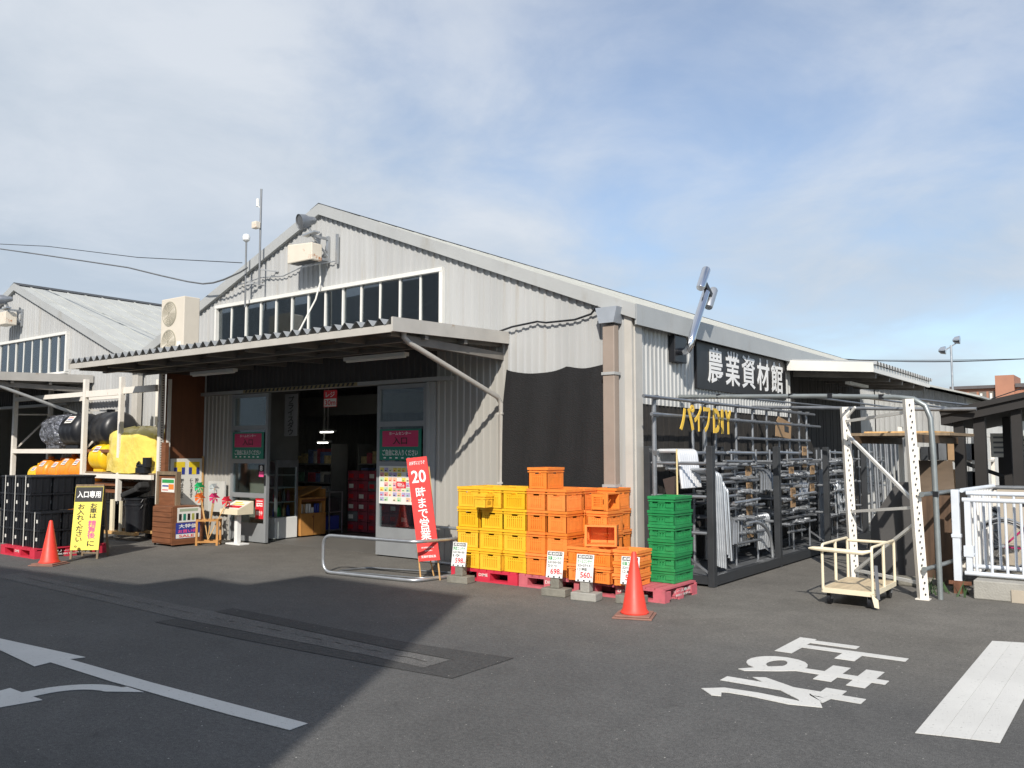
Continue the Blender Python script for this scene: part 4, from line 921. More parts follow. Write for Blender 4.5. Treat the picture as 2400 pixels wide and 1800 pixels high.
def tank(x, y, z, r, L_, m, label, group, wrap=False, cat='tank', lab=True, cap=True):
    """lying plastic tank with rounded ribbed ends, axis along x"""
    t = thing('plastic_tank', label, cat, (x, y, z), 0, group); a = MB(); prof = []; n = 14
    for i in range(n + 1):
        u = i / n; e = min(u, 1 - u) * 2; rr = r * min(1, (1 - (1 - min(1, e * 2.4)) ** 2.4) ** .5 if e > 0 else .0)
        rr = max(rr, .02); rr *= 1 - .03 * (i % 3 == 0 and .15 < u < .85); prof.append((rr, x - L_ / 2 + L_ * u))
    a.lathe(prof, (0, y, z + r), 22, 'x')
    rt = random.Random(int(abs(x) * 100))
    if wrap:
        a.v = [p + Vector((rt.uniform(-1, 1), rt.uniform(-1, 1), rt.uniform(-1, .8))) * r * .05 for p in a.v]
    a.build('shell', m, t, smooth=not wrap)
    if cap:
        a = MB(); a.cyl((x - L_ * .1, y, z + 2 * r - .01), (x - L_ * .1, y, z + 2 * r + .045), r * .22, 14); a.build('filler_cap', BLACK if m in (BLACK, WRAPK) else m, t)
    a = MB(); a.box(x - L_ * .3, x + L_ * .3, y - r * .6, y + r * .6, z, z + r * .18); a.build('saddle', m, t)
    if lab:
        c = Vector((x + L_ * .05, y - r * .78, z + r * 1.62)); n_ = Vector((0, -.78, .62)).normalized(); a = MB(); a.obox(c + n_ * r * .012, (1, 0, 0), n_.cross((1, 0, 0)), n_, L_ * .32, r * .5, .006); lo_ = a.build('paper_label', PAPER, t)
        for q in range(3):
            a = MB(); a.obox(c + n_ * (r * .012 + .004) + n_.cross((1, 0, 0)) * (q - 1) * r * .13, (1, 0, 0), n_.cross((1, 0, 0)), n_, L_ * .24, r * .06, .002); a.build('print_line', (INKK, INKB, INKR)[q], lo_)
    return t
# black tanks on the upper level
tank(-18.55, 8.85, 1.65, .36, .95, WRAPK, 'dark tank in crumpled shiny plastic wrap on the upper left shelf', None, True, lab=False, cap=False)
tank(-17.75, 8.85, 1.65, .36, .85, BLACK, 'black ribbed tank with white label between the wrapped tank and the post', None)
tank(-16.75, 8.95, 1.65, .37, .90, BLACK, 'black tank half behind the tall white rack post', None, lab=False)
bo = MB(); bo.box(-17.2, -15.9, 8.55, 9.2, 1.57, 1.63); tag(bo.build('shelf_board', WOOD), 'reddish brown board under the black tank beside the white post', 'board')
# orange tanks
for k, (x, h) in enumerate(((-19.3, .20), (-18.78, .27), (-18.26, .26), (-17.78, .30), (-17.30, .30))):
    tank(x, 8.75, .892, h, .50, (TANKO, TANKO, TANKO, TANKO, TANKO)[k] if k else TANKY, ['small golden tank at the left end of the orange tank row', 'orange tank second from the left on the middle shelf', 'orange tank in the middle of the middle shelf row', 'orange tank second from the right on the middle shelf', 'orange tank at the right end by the white post'][k], 'orange tanks on the middle shelf')
tank(-17.4, 8.75, .30, .24, .62, TANKO, 'orange tank low on the rack behind the black tubs', None)
# yellow tanks
tank(-16.62, 8.78, 1.197, .27, .60, TANKY, 'bright yellow tank with white label next to the wrapped one', None)
t = thing('wrapped_tank', 'big yellow tank shrouded in loose translucent plastic on the white shelf', 'tank', (-15.3, 8.8, 1.197)); a = MB(); n, k = 30, 16; vs = []
rt = random.Random(4)
for i in range(k + 1):
    v = i / k
    for j in range(n):
        th = 2 * math.pi * j / n; sx = .82 * abs(math.cos(th)) ** .6 * (1 if math.cos(th) > 0 else -1); sy = .34 * abs(math.sin(th)) ** .6 * (1 if math.sin(th) > 0 else -1)
        pr = 1.04 - .12 * v ** 3 if v < .8 else (1.04 - .12 * v ** 3) * (1 - ((v - .8) / .2) ** 2.2 * .75)
        w_ = 1 + .035 * math.sin(7 * th + 5 * v) + .025 * math.sin(13 * th - 9 * v)
        vs.append((-15.42 + sx * pr * w_, 8.82 + sy * pr * w_, 1.2 + .86 * v + .02 * math.sin(5 * th)))
fs = [(i * n + j, i * n + (j + 1) % n, (i + 1) * n + (j + 1) % n, (i + 1) * n + j) for i in range(k) for j in range(n)] + [tuple(k * n + j for j in range(n))]
a.add(vs, fs); a.build('plastic_shroud', WRAPY, t, smooth=True)
t = thing('hand_pump', 'black pump unit sitting on the yellow tank shelf edge', 'pump', (-14.75, 8.5, 1.2)); a = MB(); a.box(-14.92, -14.62, 8.42, 8.56, 1.2, 1.30); a.box(-14.70, -14.58, 8.43, 8.55, 1.30, 1.48); a.cyl((-14.95, 8.48, 1.33), (-14.72, 8.48, 1.33), .035); a.build('body', BLACK, t, bevel=.01); a = MB(); a.cyl((-14.92, 8.46, 1.36), (-14.86, 8.46, 1.40), .02); a.build('spout', BLACK, t)
# black tubs on pallets
def tub(x, y, z, lab):
    t = thing('black_tub', lab, 'tub', (x, y, z), rc_.uniform(-.02, .02), 'stacked black tubs'); a = MB(); w, d, h = .335, .33, .262
    a.prism([(-w / 2 + .015, -d / 2 + .015, 0), (w / 2 - .015, -d / 2 + .015, 0), (w / 2 - .015, d / 2 - .015, 0), (-w / 2 + .015, d / 2 - .015, 0)], (0, 0, h - .03))
    for s in (-1, 1):
        for q in (-.1, 0, .1):
            a.box(q - .012, q + .012, *sorted((s * (d / 2 - .016), s * (d / 2 - .006))), .01, h - .03); a.box(*sorted((s * (w / 2 - .016), s * (w / 2 - .006))), q - .012, q + .012, .01, h - .03)
    a.build('basin', BLACK, t, local=True)
    a = MB(); a.box(-w / 2, w / 2, -d / 2, d / 2, h - .03, h); a.build('rim', BLACK, t, local=True, bevel=.006)
    a = MB(); a.box(.06, .095, -d / 2 - .002, -d / 2 + .004, .10, .15); a.build('white_tag', PAPER, t, local=True)
    return t
PX0, PY0 = -13.38, 6.08
tubc = ['rightmost', 'second from right', 'third from right', 'fourth from right']
lev = ['bottom', 'second', 'third', 'top']
for c in range(4):
    for d in range(3):
        for r in range(4):
            if r > 1 and c == 0: continue
            if c > 0 and d > 0 and not (c == 1 and r > 1) and r < 3: continue
            if r > 1 and d > 1 and c > 2: continue
            tub(PX0 - .17 - c * .345, PY0 + .17 + d * .34, .152 + r * .266, 'black tub, %s layer, %s column, %s row of the tub pile' % (lev[r], tubc[c], ('front', 'middle', 'rear')[d]))
pb_ = pallet(-14.5, -13.36, 6.02, 7.12, RED, 'red plastic pallet under the black tubs, with pale lettering', 'DIME')
text('リース専用', (-13.36, 6.6, .09), (0, 1, 0), ZD, .5, .04, PAPER, pb_, 'lettering', .01, .0); text('無断使用禁止', (-13.36, 6.6, .045), (0, 1, 0), ZD, .5, .03, PAPER, pb_, 'lettering', .01, .0)
st = MB()
for c in range(4):
    x = PX0 - .17 - c * .345 + .02; st.box(x, x + .012, PY0 - .008, PY0 - .004, .15, 1.22 if c else .68)
st.build('strapping', PAPER, pb_)
# A-frame sign
SP = Vector((-12.955, 6.34, 0)); SQ = Vector((-12.65, 6.61, 0)); ux = (SQ - SP).normalized(); un_ = ux.cross(Vector((0, 0, 1))).normalized()
t = thing('standing_sign', 'yellow and black A-frame standing sign by the left traffic cone', 'sign', tuple((SP + SQ) / 2))
lean = lambda v, side: -un_ * (.14 * (v / 1.08)) if side else -un_ * (.30 - .14 * v / 1.08)
def AP(u, v, o=0.): return SP + ux * u + Vector((0, 0, v)) + lean(v, 1) + un_ * o
wS = (SQ - SP).length
a = MB()
for u in (.015, wS - .015): a.bar(AP(u, 0), AP(u, 1.08), .03, .022, un_)
a.bar(AP(0, 1.08), AP(wS, 1.08), .022, .03); a.bar(AP(.03, .09), AP(wS - .03, .09), .02, .02)
for u in (.015, wS - .015): a.bar(SP + ux * u - un_ * .42, AP(u, 1.06, -.02), .03, .022, un_)
a.build('wooden_frame', OLDW, t)
UV = (AP(0, 1) - AP(0, 0)).normalized(); fn = ux.cross(UV).normalized()
if fn.dot(un_) < 0: fn = -fn
def arect(u0, u1, v0, v1, m, o, nm='printed_block', par=None):
    a = MB(); a.prism([AP(u0, v0) + fn * o, AP(u1, v0) + fn * o, AP(u1, v1) + fn * o, AP(u0, v1) + fn * o], -fn * .003); return a.build(nm, m, par or t)
bo_ = arect(.0, wS, .13, 1.06, SIGNY, .018, 'board'); arect(.005, wS - .005, .835, 1.055, SIGNB, .020, par=bo_)
def at_(s_, u, v, w, h, m, **k): text(s_, AP(u, v) + fn * .021, ux, UV, w, h, m, bo_, 'lettering', k.pop('weight', .016), .0, off=.001, **k)
at_('入口専用', wS / 2, .945, wS * .84, .105, INKW, weight=.025)
at_('お車は', wS * .70, .705, .105, .225, INKK, vertical=True); at_('精算後', wS * .70, .43, .12, .27, INKP, vertical=True, weight=.014); at_('に', wS * .70, .225, .10, .08, INKK)
at_('お入れください。', wS * .26, .485, .105, .64, INKK, vertical=True)
# cart, buckets, cabinet etc. under the rack
t = thing('utility_cart', 'wooden hand cart with a large cream side board below the yellow tank shelf', 'cart', (-15.3, 8.3, 0)); a = MB(); a.bar((-15.6, 8.15, .13), (-14.5, 8.25, .13), .10, .05); a.bar((-15.6, 8.6, .13), (-14.6, 8.65, .13), .10, .05); a.build('rails', WOODL, t)
a = MB(); a.box(-15.30, -15.20, 8.18, 8.22, .16, .72); a.box(-15.02, -14.98, 8.2, 8.24, .16, .70); a.build('uprights', CREAM, t)
def bucket(x, y, z, r, h, lab):
    b = thing('black_bucket', lab, 'bucket', (x, y, z), 0, 'black buckets below the tank shelf'); a = MB(); a.lathe([(r * .8, 0), (r, h), (r * 1.06, h), (r * 1.06, h - .03), (r * .96, h - .03), (r * .9, .02)], (0, 0, 0), 20); a.build('pail', BLACK, b, smooth=True, local=True)
    a = MB(); a.tube(arc((0, 0, h - .02), (1, 0, 0), (0, -.5, -.86), r * 1.06, 0, 180, 10), .005, 6); a.build('handle', BLACK, b, local=True)
bucket(-15.55, 8.35, 0.16, .20, .52, 'large black bucket nearest the A-frame sign, on the cart')
bucket(-14.72, 8.36, 0.16, .20, .50, 'black bucket between the cart uprights and the wooden cabinet')
bucket(-14.72, 8.36, 0.40, .20, .36, 'black bucket nested in the one beside the wooden cabinet')
bucket(-14.95, 8.9, 0.0, .22, .75, 'tall black bucket at the back under the shelf')
sk = MB(); sk.obox((-14.75, 8.35, .86), (1, .1, .3), (0, 1, 0), (-.3, 0, 1), .46, .30, .10); sk.obox((-14.55, 8.35, .96), (1, 0, .5), (0, 1, 0), (-.5, 0, 1), .2, .2, .12); tag(sk.build('folded_tarp', BLACKM, bevel=.03), 'rumpled black sheet heaped over the buckets', 'tarp')
bo = MB(); bo.box(-16.8, -15.65, 8.6, 9.1, .93, 1.0); bo.box(-16.7, -15.7, 8.62, 9.1, .80, .86); tag(bo.build('wooden_planks', WOOD), 'stack of reddish planks below the yellow tank shelf', 'planks')
# wooden cabinet with sign board
C0 = Vector((-13.20, 8.13, 0))
t = thing('wooden_stand', 'reddish slatted wooden stand with posters on its front', 'stand', (-13.5, 8.4, 0)); a = MB()
a.box(-13.80, -13.215, 8.14, 8.70, .04, .66); a.box(-14.19, -13.8, 8.40, 8.70, .0, .66); a.build('body', WOOD, t)
a = MB()
for k in range(7): a.box(-13.79, -13.225, 8.128, 8.1395, .06 + k * .086, .135 + k * .086)
a.build('front_slats', WOOD, t)
a = MB(); a.box(-13.21, -13.195, 8.13, 8.72, .03, .67); a.build('side_panel', WOOD, t)
a = MB()
for x in (-13.78, -13.24):
    for y in (8.16, 8.66): a.box(x, x + .03, y, y + .03, 0, .04)
a.build('feet', BLACK, t)
def sidequad(par, y0, y1, z0, z1, x, m, nm='poster'):
    a = MB(); a.box(x, x + .002, y0, y1, z0, z1); return a.build(nm, m, par)
q = sidequad(t, 8.22, 8.66, .40, .645, -13.194, PAPER); rq = random.Random(2)
for k in range(5): sidequad(q, 8.25 + k * .08, 8.30 + k * .08, .43, .54, -13.1918, (INKK, SIGNG, INKK, mat('olive', (.35, .36, .08)), INKK)[k], 'printed_block')
sidequad(q, 8.26, 8.60, .58, .625, -13.1918, mat('sage_print', (.35, .42, .30)), 'printed_block')
q = sidequad(t, 8.20, 8.65, .13, .39, -13.194, INKB)
text('大特価', (-13.1915, 8.42, .335), (0, 1, 0), ZD, .34, .07, INKW, q, 'lettering', .02, .0, off=.001); text('お買い得', (-13.1915, 8.42, .25), (0, 1, 0), ZD, .36, .06, INKP, q, 'lettering', .02, .0, off=.001)
sidequad(q, 8.205, 8.645, .135, .205, -13.1915, PAPER, 'printed_block'); text('SALE', (-13.189, 8.40, .17), (0, 1, 0), ZD, .28, .045, INKR, q, 'lettering', .02, .0, off=.001)
t = thing('sign_stand', 'dark wooden notice frame standing on the slatted stand', 'stand', (-13.87, 8.45, .66)); a = MB()
a.box(-14.20, -14.15, 8.42, 8.50, .66, 1.24); a.box(-13.61, -13.56, 8.42, 8.50, .66, 1.24); a.box(-14.15, -13.61, 8.42, 8.50, 1.18, 1.24); a.build('frame', OLDW, t); a = MB(); a.box(-14.15, -13.61, 8.45, 8.48, .66, 1.18); bp_ = a.build('back_board', WOOD, t)
quad(bp_, -14.08, -13.67, .88, 1.12, 8.447, PAPER, 'poster'); quad(bp_, -14.06, -13.69, 1.04, 1.10, 8.445, INKG, 'printed_block'); quad(bp_, -14.05, -13.80, .975, 1.0, 8.445, INKB, 'printed_block'); quad(bp_, -13.85, -13.69, .93, 1.02, 8.444, ORA, 'printed_block'); quad(bp_, -14.05, -13.87, .91, .925, 8.445, INKR, 'printed_block')
pl_ = MB(); pl_.box(-14.26, -14.13, 8.53, 8.60, .55, 1.75); tag(pl_.build('wooden_post', WOOD), 'upright reddish timber post beside the notice frame', 'post')
# white two-logo poster panel on the windbreak
t = thing('poster_panel', 'white poster panel with two yellow and blue letter marks below the plywood', 'poster', (-14.27, 9.0, .5)); a = MB(); a.box(-14.28, -14.262, 8.72, 9.36, .52, 1.46); p_ = a.build('panel', PAPER, t)
for yc in (8.90, 9.20):
    sidequad(p_, yc - .11, yc + .11, 1.30, 1.40, -14.261, INKY, 'mark'); sidequad(p_, yc - .11, yc - .045, 1.17, 1.30, -14.261, INKB, 'mark'); sidequad(p_, yc + .045, yc + .11, 1.17, 1.30, -14.261, INKB, 'mark'); sidequad(p_, yc - .045, yc + .045, 1.17, 1.30, -14.261, INKY, 'mark')
    text('使えます', (-14.259, yc - .05, .92), (0, 1, 0), ZD, .07, .36, INKK, p_, 'lettering', .01, .0, vertical=True, off=.001); text('貯まりま', (-14.259, yc + .06, .92), (0, 1, 0), ZD, .07, .36, INKK, p_, 'lettering', .01, .0, vertical=True, off=.001)
wp = MB(); wp.box(-14.29, -14.26, 8.64, 8.70, .1, 2.9); tag(wp.build('white_post', RACKW), 'slim white perforated post at the plywood edge', 'post')
wp = MB(); wp.box(-14.28, -14.25, 9.365, 9.395, .3, 1.5); tag(wp.build('wooden_strip', WOODL), 'thin light wooden strip at the right of the white poster panel', 'strip')
# pinwheels in a wooden stand
t = thing('wooden_rack', 'small open ochre wooden rack holding pinwheels', 'rack', (-12.95, 8.72, 0)); a = MB(); ex = Vector((.74, .67, 0)); ey = Vector((-.67, .74, 0)); o0 = Vector((-13.08, 8.52, 0))
for i in (0, 1):
    for j in (0, 1):
        c = o0 + ex * .34 * i + ey * .22 * j; a.obox(c + Vector((0, 0, .22)), ex, ey, ZD, .035, .035, .44)
for z in (.42, .06):
    for j in (0, 1): a.bar(o0 + ey * .22 * j + Vector((0, 0, z)), o0 + ex * .34 + ey * .22 * j + Vector((0, 0, z)), .03, .03)
    for i in (0, 1): a.bar(o0 + ex * .34 * i + Vector((0, 0, z)), o0 + ex * .34 * i + ey * .22 + Vector((0, 0, z)), .03, .03)
a.build('frame', WOODO, t)
FOIL = [mat('foil_' + n_, c_, .25, .2, .3, 12) for n_, c_ in (('red', (.65, .03, .06)), ('green', (.02, .42, .14)), ('orange', (.75, .16, .03)), ('silver', (.50, .55, .55)), ('rose', (.62, .04, .16)))]
for k, (dx, dz, m, lab) in enumerate(((-.10, .98, 1, 'green pinwheel, highest of the bunch by the white poster'), (-.09, .80, 2, 'orange red pinwheel below the green one'), (.14, .96, 3, 'silver pinwheel in the middle of the bunch'), (.15, .80, 4, 'rose pinwheel in the middle below the silver one'), (.36, .74, 0, 'red pinwheel leaning out to the right'))):
    h = o0 + ex * (.12 + dx) + ey * .05 + Vector((0, 0, dz)); b = o0 + ex * .16 + ey * .11 + Vector((0, 0, .08)); w_ = thing('pinwheel', lab, 'pinwheel', tuple(b), 0, 'pinwheels in the wooden rack'); a = MB(); a.bar(b, h, .012, .012); a.build('stick', WOODL, w_)
    a = MB(); u = Vector((.85, .5, 0)); 
    for q in range(6):
        a0 = q * 1.047; p1 = h + (u * math.cos(a0) + Vector((0, 0, 1)) * math.sin(a0)) * .10; p2 = h + (u * math.cos(a0 + .8) + Vector((0, 0, 1)) * math.sin(a0 + .8)) * .085 + Vector((.03, -.05, 0)); a.add([h, p1, p2], [(0, 1, 2)])
    a.build('blades', FOIL[m], w_)
# lectern-like white stand
t = thing('information_stand', 'white stand with slanted leaflet top before the left door', 'stand', (-12.70, 9.06, 0)); a = MB(); a.box(-12.90, -12.50, 8.96, 9.16, 0, .025); a.box(-12.74, -12.66, 9.02, 9.10, .025, .52); a.build('pedestal', WHITE, t, bevel=.004)
a = MB(); a.prism([(-12.95, 8.87, .52), (-12.45, 8.87, .52), (-12.45, 9.19, .52), (-12.95, 9.19, .52)], (0, 0, .03)); a.prism([(-12.95, 8.87, .55), (-12.95, 9.19, .55), (-12.95, 9.19, .74), (-12.95, 8.87, .60)], (.50, 0, 0)); tp = a.build('slanted_top', CREAM, t)
for u0, u1, v0, v1, m in ((.04, .96, .12, .9, PAPER), (.1, .9, .2, .42, INKR), (.25, .85, .5, .62, pal[1]), (.2, .6, .7, .8, INKY)):
    P_ = lambda u, v, e: Vector((-12.95 + .50 * u, 8.87 + .32 * v, .60 + .14 * v + e)); e = .003 if m is PAPER else .006; a = MB(); a.poly([P_(u0, v0, e), P_(u1, v0, e), P_(u1, v1, e), P_(u0, v1, e)]); a.build('leaflet', m, tp)
wb = MB(); wb.box(-13.95, -13.45, 9.30, 9.33, .5, 1.05); tag(wb.build('pale_board', mat('pale_grey_board', (.50, .50, .47), .6)), 'pale grey board leaning on the siding left of the door', 'board')
# ------------------------------------------------------------------ side wall: name board, lamp post, letters
t = thing('shop_name_board', 'black shop name board with big white characters on the side wall', 'sign', (-5.2, 13.1, 2.5)); a = MB(); a.box(-5.215, -5.175, 11.28, 14.94, 2.49, 3.21); nb_ = a.build('board', SIGNB, t)
for k, ch in enumerate('農業資材館'): text(ch, (-5.175, 11.92 + k * .645, 2.86), (0, 1, 0), (0, 0, 1), .555, .53, INKW, nb_, 'lettering', .013, .005)
t = thing('wall_lamp', 'polished steel arm with twin cylinder heads rising from the side wall', 'lamp', (-5.15, 10.7, 2.8)); a = MB(); a.box(-5.215, -5.12, 10.48, 10.84, 2.80, 3.16); a.build('base_box', BLACK, t, bevel=.008)
a = MB(); a.tube([(-5.13, 10.62, 2.95), (-5.02, 10.55, 2.93), (-4.94, 10.50, 2.95), (-4.90, 10.50, 3.03), (-4.90, 10.58, 3.18), (-4.90, 11.02, 3.80)], .052, 14); a.build('arm', CHROME, t, smooth=True)
ad = Vector((0, .44, .62)).normalized(); pe = Vector((0, ad.z, -ad.y)); top = Vector((-4.90, 11.05, 3.84))
a = MB(); a.bar(top - pe * .17, top + pe * .17, .07, .07, ad); a.build('head_bracket', DARKST, t)
for s_, l0, l1 in ((-1, -.14, .24), (1, -.18, .17)):
    a = MB(); c = top + pe * .17 * s_; a.tube([c + ad * l0, c + ad * (l0 + .02), c + ad * (l1 - .02), c + ad * l1], .06, 16, True, [.054, .06, .06, .05]); a.build('lamp_head', CHROME if s_ < 0 else GALV, t, smooth=True)
t = thing('cutout_letters', 'yellow cut-out letters hung on the upper pipe in front of the racks', 'lettering', (-4.82, 10.8, 1.86))
for ch, yc, w_, wt_ in (('パ', .23, .43, .018), ('イ', .56, .22, .022), ('フ', .84, .21, .022), ('D', 1.15, .22, .03), ('I', 1.345, .07, .0), ('Y', 1.55, .21, .03)):
    text(ch, (-4.80, 9.90 + yc, 2.035 - yc * .022), (0, 1, 0), (0, 0, 1), w_, .335, LETY, t, 'letter', wt_, .009)
# ------------------------------------------------------------------ tubular frame over the racks
def clamp(par, p, m):
    b_ = MB(); b_.obox(p, (1, 0, 0), (0, 1, 0), (0, 0, 1), .055, .06, .06); b_.build('clamp', m, par)
t = thing('pipe_scaffold', 'scaffold-like grid of galvanised pipes along the side wall above the racks', 'frame', (-4.9, 12.5, 0)); a = MB(); b = MB()
for y0, y1, z in ((9.16, 15.6, 2.26), (9.36, 15.9, 2.05), (12.07, 15.3, 1.79), (9.9, 15.4, 1.575)):
    a.cyl((-4.90, y0, z), (-4.90, y1, z - .01), .022, 8)
for y, r in ((9.52, .03), (10.62, .022), (11.0, .035), (11.36, .022), (12.1, .022), (12.75, .02), (13.35, .02), (13.9, .02), (14.4, .02), (14.9, .02), (15.3, .02)):
    a.cyl((-4.95, y, .13), (-4.95, y, 2.26), r, 8)
    for z in (2.26, 2.05, 1.575): clamp(t, (-4.925, y, z), GALVD)
a.build('pipes', GALVM, t, smooth=True)
t = thing('overhead_hoop', 'thick bent galvanised pipe hoop from the side wall down to the ground at right', 'pipe', (-1.94, 10.3, 0)); a = MB()
a.tube([(-5.2, 10.75, 2.34), (-4.2, 10.66, 2.30), (-3.2, 10.52, 2.26), (-2.35, 10.40, 2.21), (-2.15, 10.37, 2.18), (-2.03, 10.35, 2.10), (-1.98, 10.34, 1.96), (-1.96, 10.33, 1.5), (-1.94, 10.3, 0)], .03, 10); a.build('pipe', GPIPE, t, smooth=True)
for p in ((-4.6, 10.7, 2.32), (-3.6, 10.58, 2.28), (-3.1, 10.5, 2.26), (-2.5, 10.42, 2.22), (-1.95, 10.32, 1.13), (-1.95, 10.32, .33)): clamp(t, p, BLACK)
t = thing('overhead_pipe', 'straight galvanised pipe running from the side wall over the rack frame', 'pipe', (-1.95, 12.9, 0)); a = MB()
a.tube([(-5.2, 13.46, 2.31), (-3.4, 13.1, 2.22), (-2.4, 12.95, 2.17), (-1.9, 12.9, 2.16)], .026, 10); a.build('pipe', GALVM, t, smooth=True)
for k, (x0, y0, x1, y1) in enumerate(((-4.6, 10.72, -4.4, 15.5), (-3.6, 10.6, -3.5, 16.0), (-3.0, 10.5, -2.7, 15.5), (-2.5, 10.43, -2.1, 14.5))):
    a = MB(); a.cyl((x0, y0, 2.33 - .03 * k), (x1, y1, 2.36 - .03 * k), .014, 8); tag(a.build('purlin_pipe', GALVD, smooth=True), 'thin grey pipe, %s from the wall, laid across the overhead pipes' % ('first', 'second', 'third', 'fourth')[k], 'pipe', 'thin pipes across the hoops')
for z in (1.13, .33):
    a = MB(); a.cyl((-2.05, 10.12, z), (-1.80, 12.3, z), .024, 10); a.cyl((-2.05, 10.119, z), (-2.052, 10.1, z), .03, 10); tag(a.build('cross_pipe', GPIPE, smooth=True), 'short pipe with open end clamped to the bent pipe, %s of two' % ('upper' if z > 1 else 'lower'), 'pipe')
# ------------------------------------------------------------------ pipe racks
Ys = [9.60, 11.82, 14.05, 16.28, 18.5]
WHP = mat('bright_zinc', (.70, .71, .72), .35, .45, .06, 6)
names = ['first', 'second', 'third', 'fourth']; rkq = random.Random(77)
for i in range(4):
    y0, y1 = Ys[i], Ys[i + 1]
    t = thing('pipe_rack', 'dark grey steel pipe rack, %s from the corner along the side wall' % names[i], 'rack', (-4.7, (y0 + y1) / 2, 0), 0, 'pipe racks along the side wall')
    for (x, y) in ((-4.25, y0), (-5.08, y0)):
        a = MB(); a.box(x - .04, x + .04, y - .045, y + .045, .0, 1.66); a.build('post', DARKST, t, bevel=.004)
    a = MB(); a.box(-4.29, -4.21, y0 + .045, y1 - .046, .02, .135); a.box(-5.12, -5.04, y0 + .045, y1 - .046, .02, .135); a.box(-5.04, -4.29, y0 - .03, y0 + .03, .03, .12); a.build('base_beam', DARKST, t)
    a = MB(); a.box(-5.04, -4.29, y0 + .03, y1 - .03, .10, .115); a.build('deck', GALVD, t)
    a = MB(); 
    for z in (.62, 1.05, 1.45): a.cyl((-5.08, y0 + .02, z), (-4.25, y0 + .02, z), .02, 8)
    a.bar((-5.0, y0, .62), (-4.3, y0, .16), .03, .02); a.build('cross_bar', GALVM, t)
    a = MB()
    for z in ((.50, .68, .86, 1.02, 1.20, 1.38) if i < 3 else (.6, 1.0, 1.4)):
        a.cyl((-4.42, y0 + .75, z), (-4.42, y1 - .06, z), .020, 8); a.cyl((-4.98, y0 + .3, z), (-4.98, y1 - .06, z), .020, 8)
    a.build('rail', GALVM, t, smooth=True)
    for q in range(5):
        a = MB(); y = y0 + .5 + q * .38; a.cyl((-4.47 - .2 * (q % 2), y, .115), (-4.47 - .2 * (q % 2), y, 1.62), .016, 8); a.build('standard', GALVM, t, smooth=True)
    for q, z in enumerate((.42, .60, .77, .94, 1.11, 1.29, 1.47, 1.58)):
        a = MB(); ya = y0 + .55 + rkq.uniform(0, .5); a.cyl((-4.33 - .1 * (q % 3), ya, z), (-4.33 - .1 * (q % 3), ya + rkq.uniform(.7, 1.1), z + rkq.uniform(-.02, .02)), .019, 8); a.build('cross_pipe', GALV if q % 2 else GALVD, t, smooth=True)
# pipes lying crosswise on the rails, ends towards the yard
pr = MB(); pr.tube([(-.34, 0, 0), (.33, 0, 0)], .019, 8); pr.tube([(.332, 0, 0), (.36, 0, 0)], .023, 8)
pp_ = pr.build('steel_pipe', GALVM, None, smooth=True, local=True); firstp = True; rk = random.Random(21)
pd = MB(); pd.tube([(-.34, 0, 0), (.36, 0, 0)], .022, 8); pd_ = pd.build('steel_pipe', GALVD, None, smooth=True, local=True); usedd = False
lv = ['lowest', 'second lowest', 'third lowest', 'third highest', 'second highest', 'highest']
for i in range(3):
    for l, z in enumerate((.50, .68, .86, 1.02, 1.20, 1.38)):
        n = 9 if i < 2 else 8; ys = Ys[i] + (1.05 if i == 0 else .35) + rk.random() * .25
        for k in range(n):
            dark = rk.random() < .35; src = pd_ if dark else pp_
            loc = (-4.70 + rk.uniform(-.05, .08), ys + k * .058 + (.45 if i and k > 3 else 0), z + .042); rot = (0, rk.uniform(-.02, .02), rk.uniform(-.05, .05))
            lab = '%s steel pipe end on the %s level of the %s pipe rack' % ('dull dark' if dark else 'bright', lv[l], names[i])
            if (dark and not usedd) or (not dark and firstp):
                src.location = loc; src.rotation_euler = rot; tag(src, lab, 'pipe', 'pipes lying in the racks')
                if dark: usedd = True
                else: firstp = False
            else: dup(src, loc, rot, lab, 'pipes lying in the racks')
# cardboard price tags
for k, (y, z) in enumerate(((11.13, 1.33), (11.15, 1.11), (11.14, .95), (11.13, .81), (11.15, .52), (12.82, 1.30), (12.87, .98), (12.86, .83), (13.44, 1.60), (13.43, 1.42), (13.8, 1.30), (13.77, 1.02))):
    o = thing('cardboard_tag', 'brown cardboard price tag on the %s rack, %s' % (names[0 if y < 11.8 else 1], ['topmost of its five', 'second of five', 'middle of five', 'fourth of five', 'lowest of five', 'upper near the middle', 'below the upper middle one', 'lowest near the middle', 'highest of all', 'just below the highest one', 'upper at the far post', 'lower at the far post'][k]), 'price tag', (-4.38, y + .05 * ((k * 7) % 3 - 1), z - .06), 0, 'cardboard tags on the racks')
    a = MB(); a.box(-4.392, -4.384, y - .10, y + .10, z - .07, z + .07); p_ = a.build('card', CARD, o)
    text(['19φ', '22φ', '25φ', '32φ', '48φ'][k % 5], (-4.384, y, z + .01), (0, 1, 0), (0, 0, 1), .15, .075, INKK, p_, 'lettering', .02, .0, off=.001)
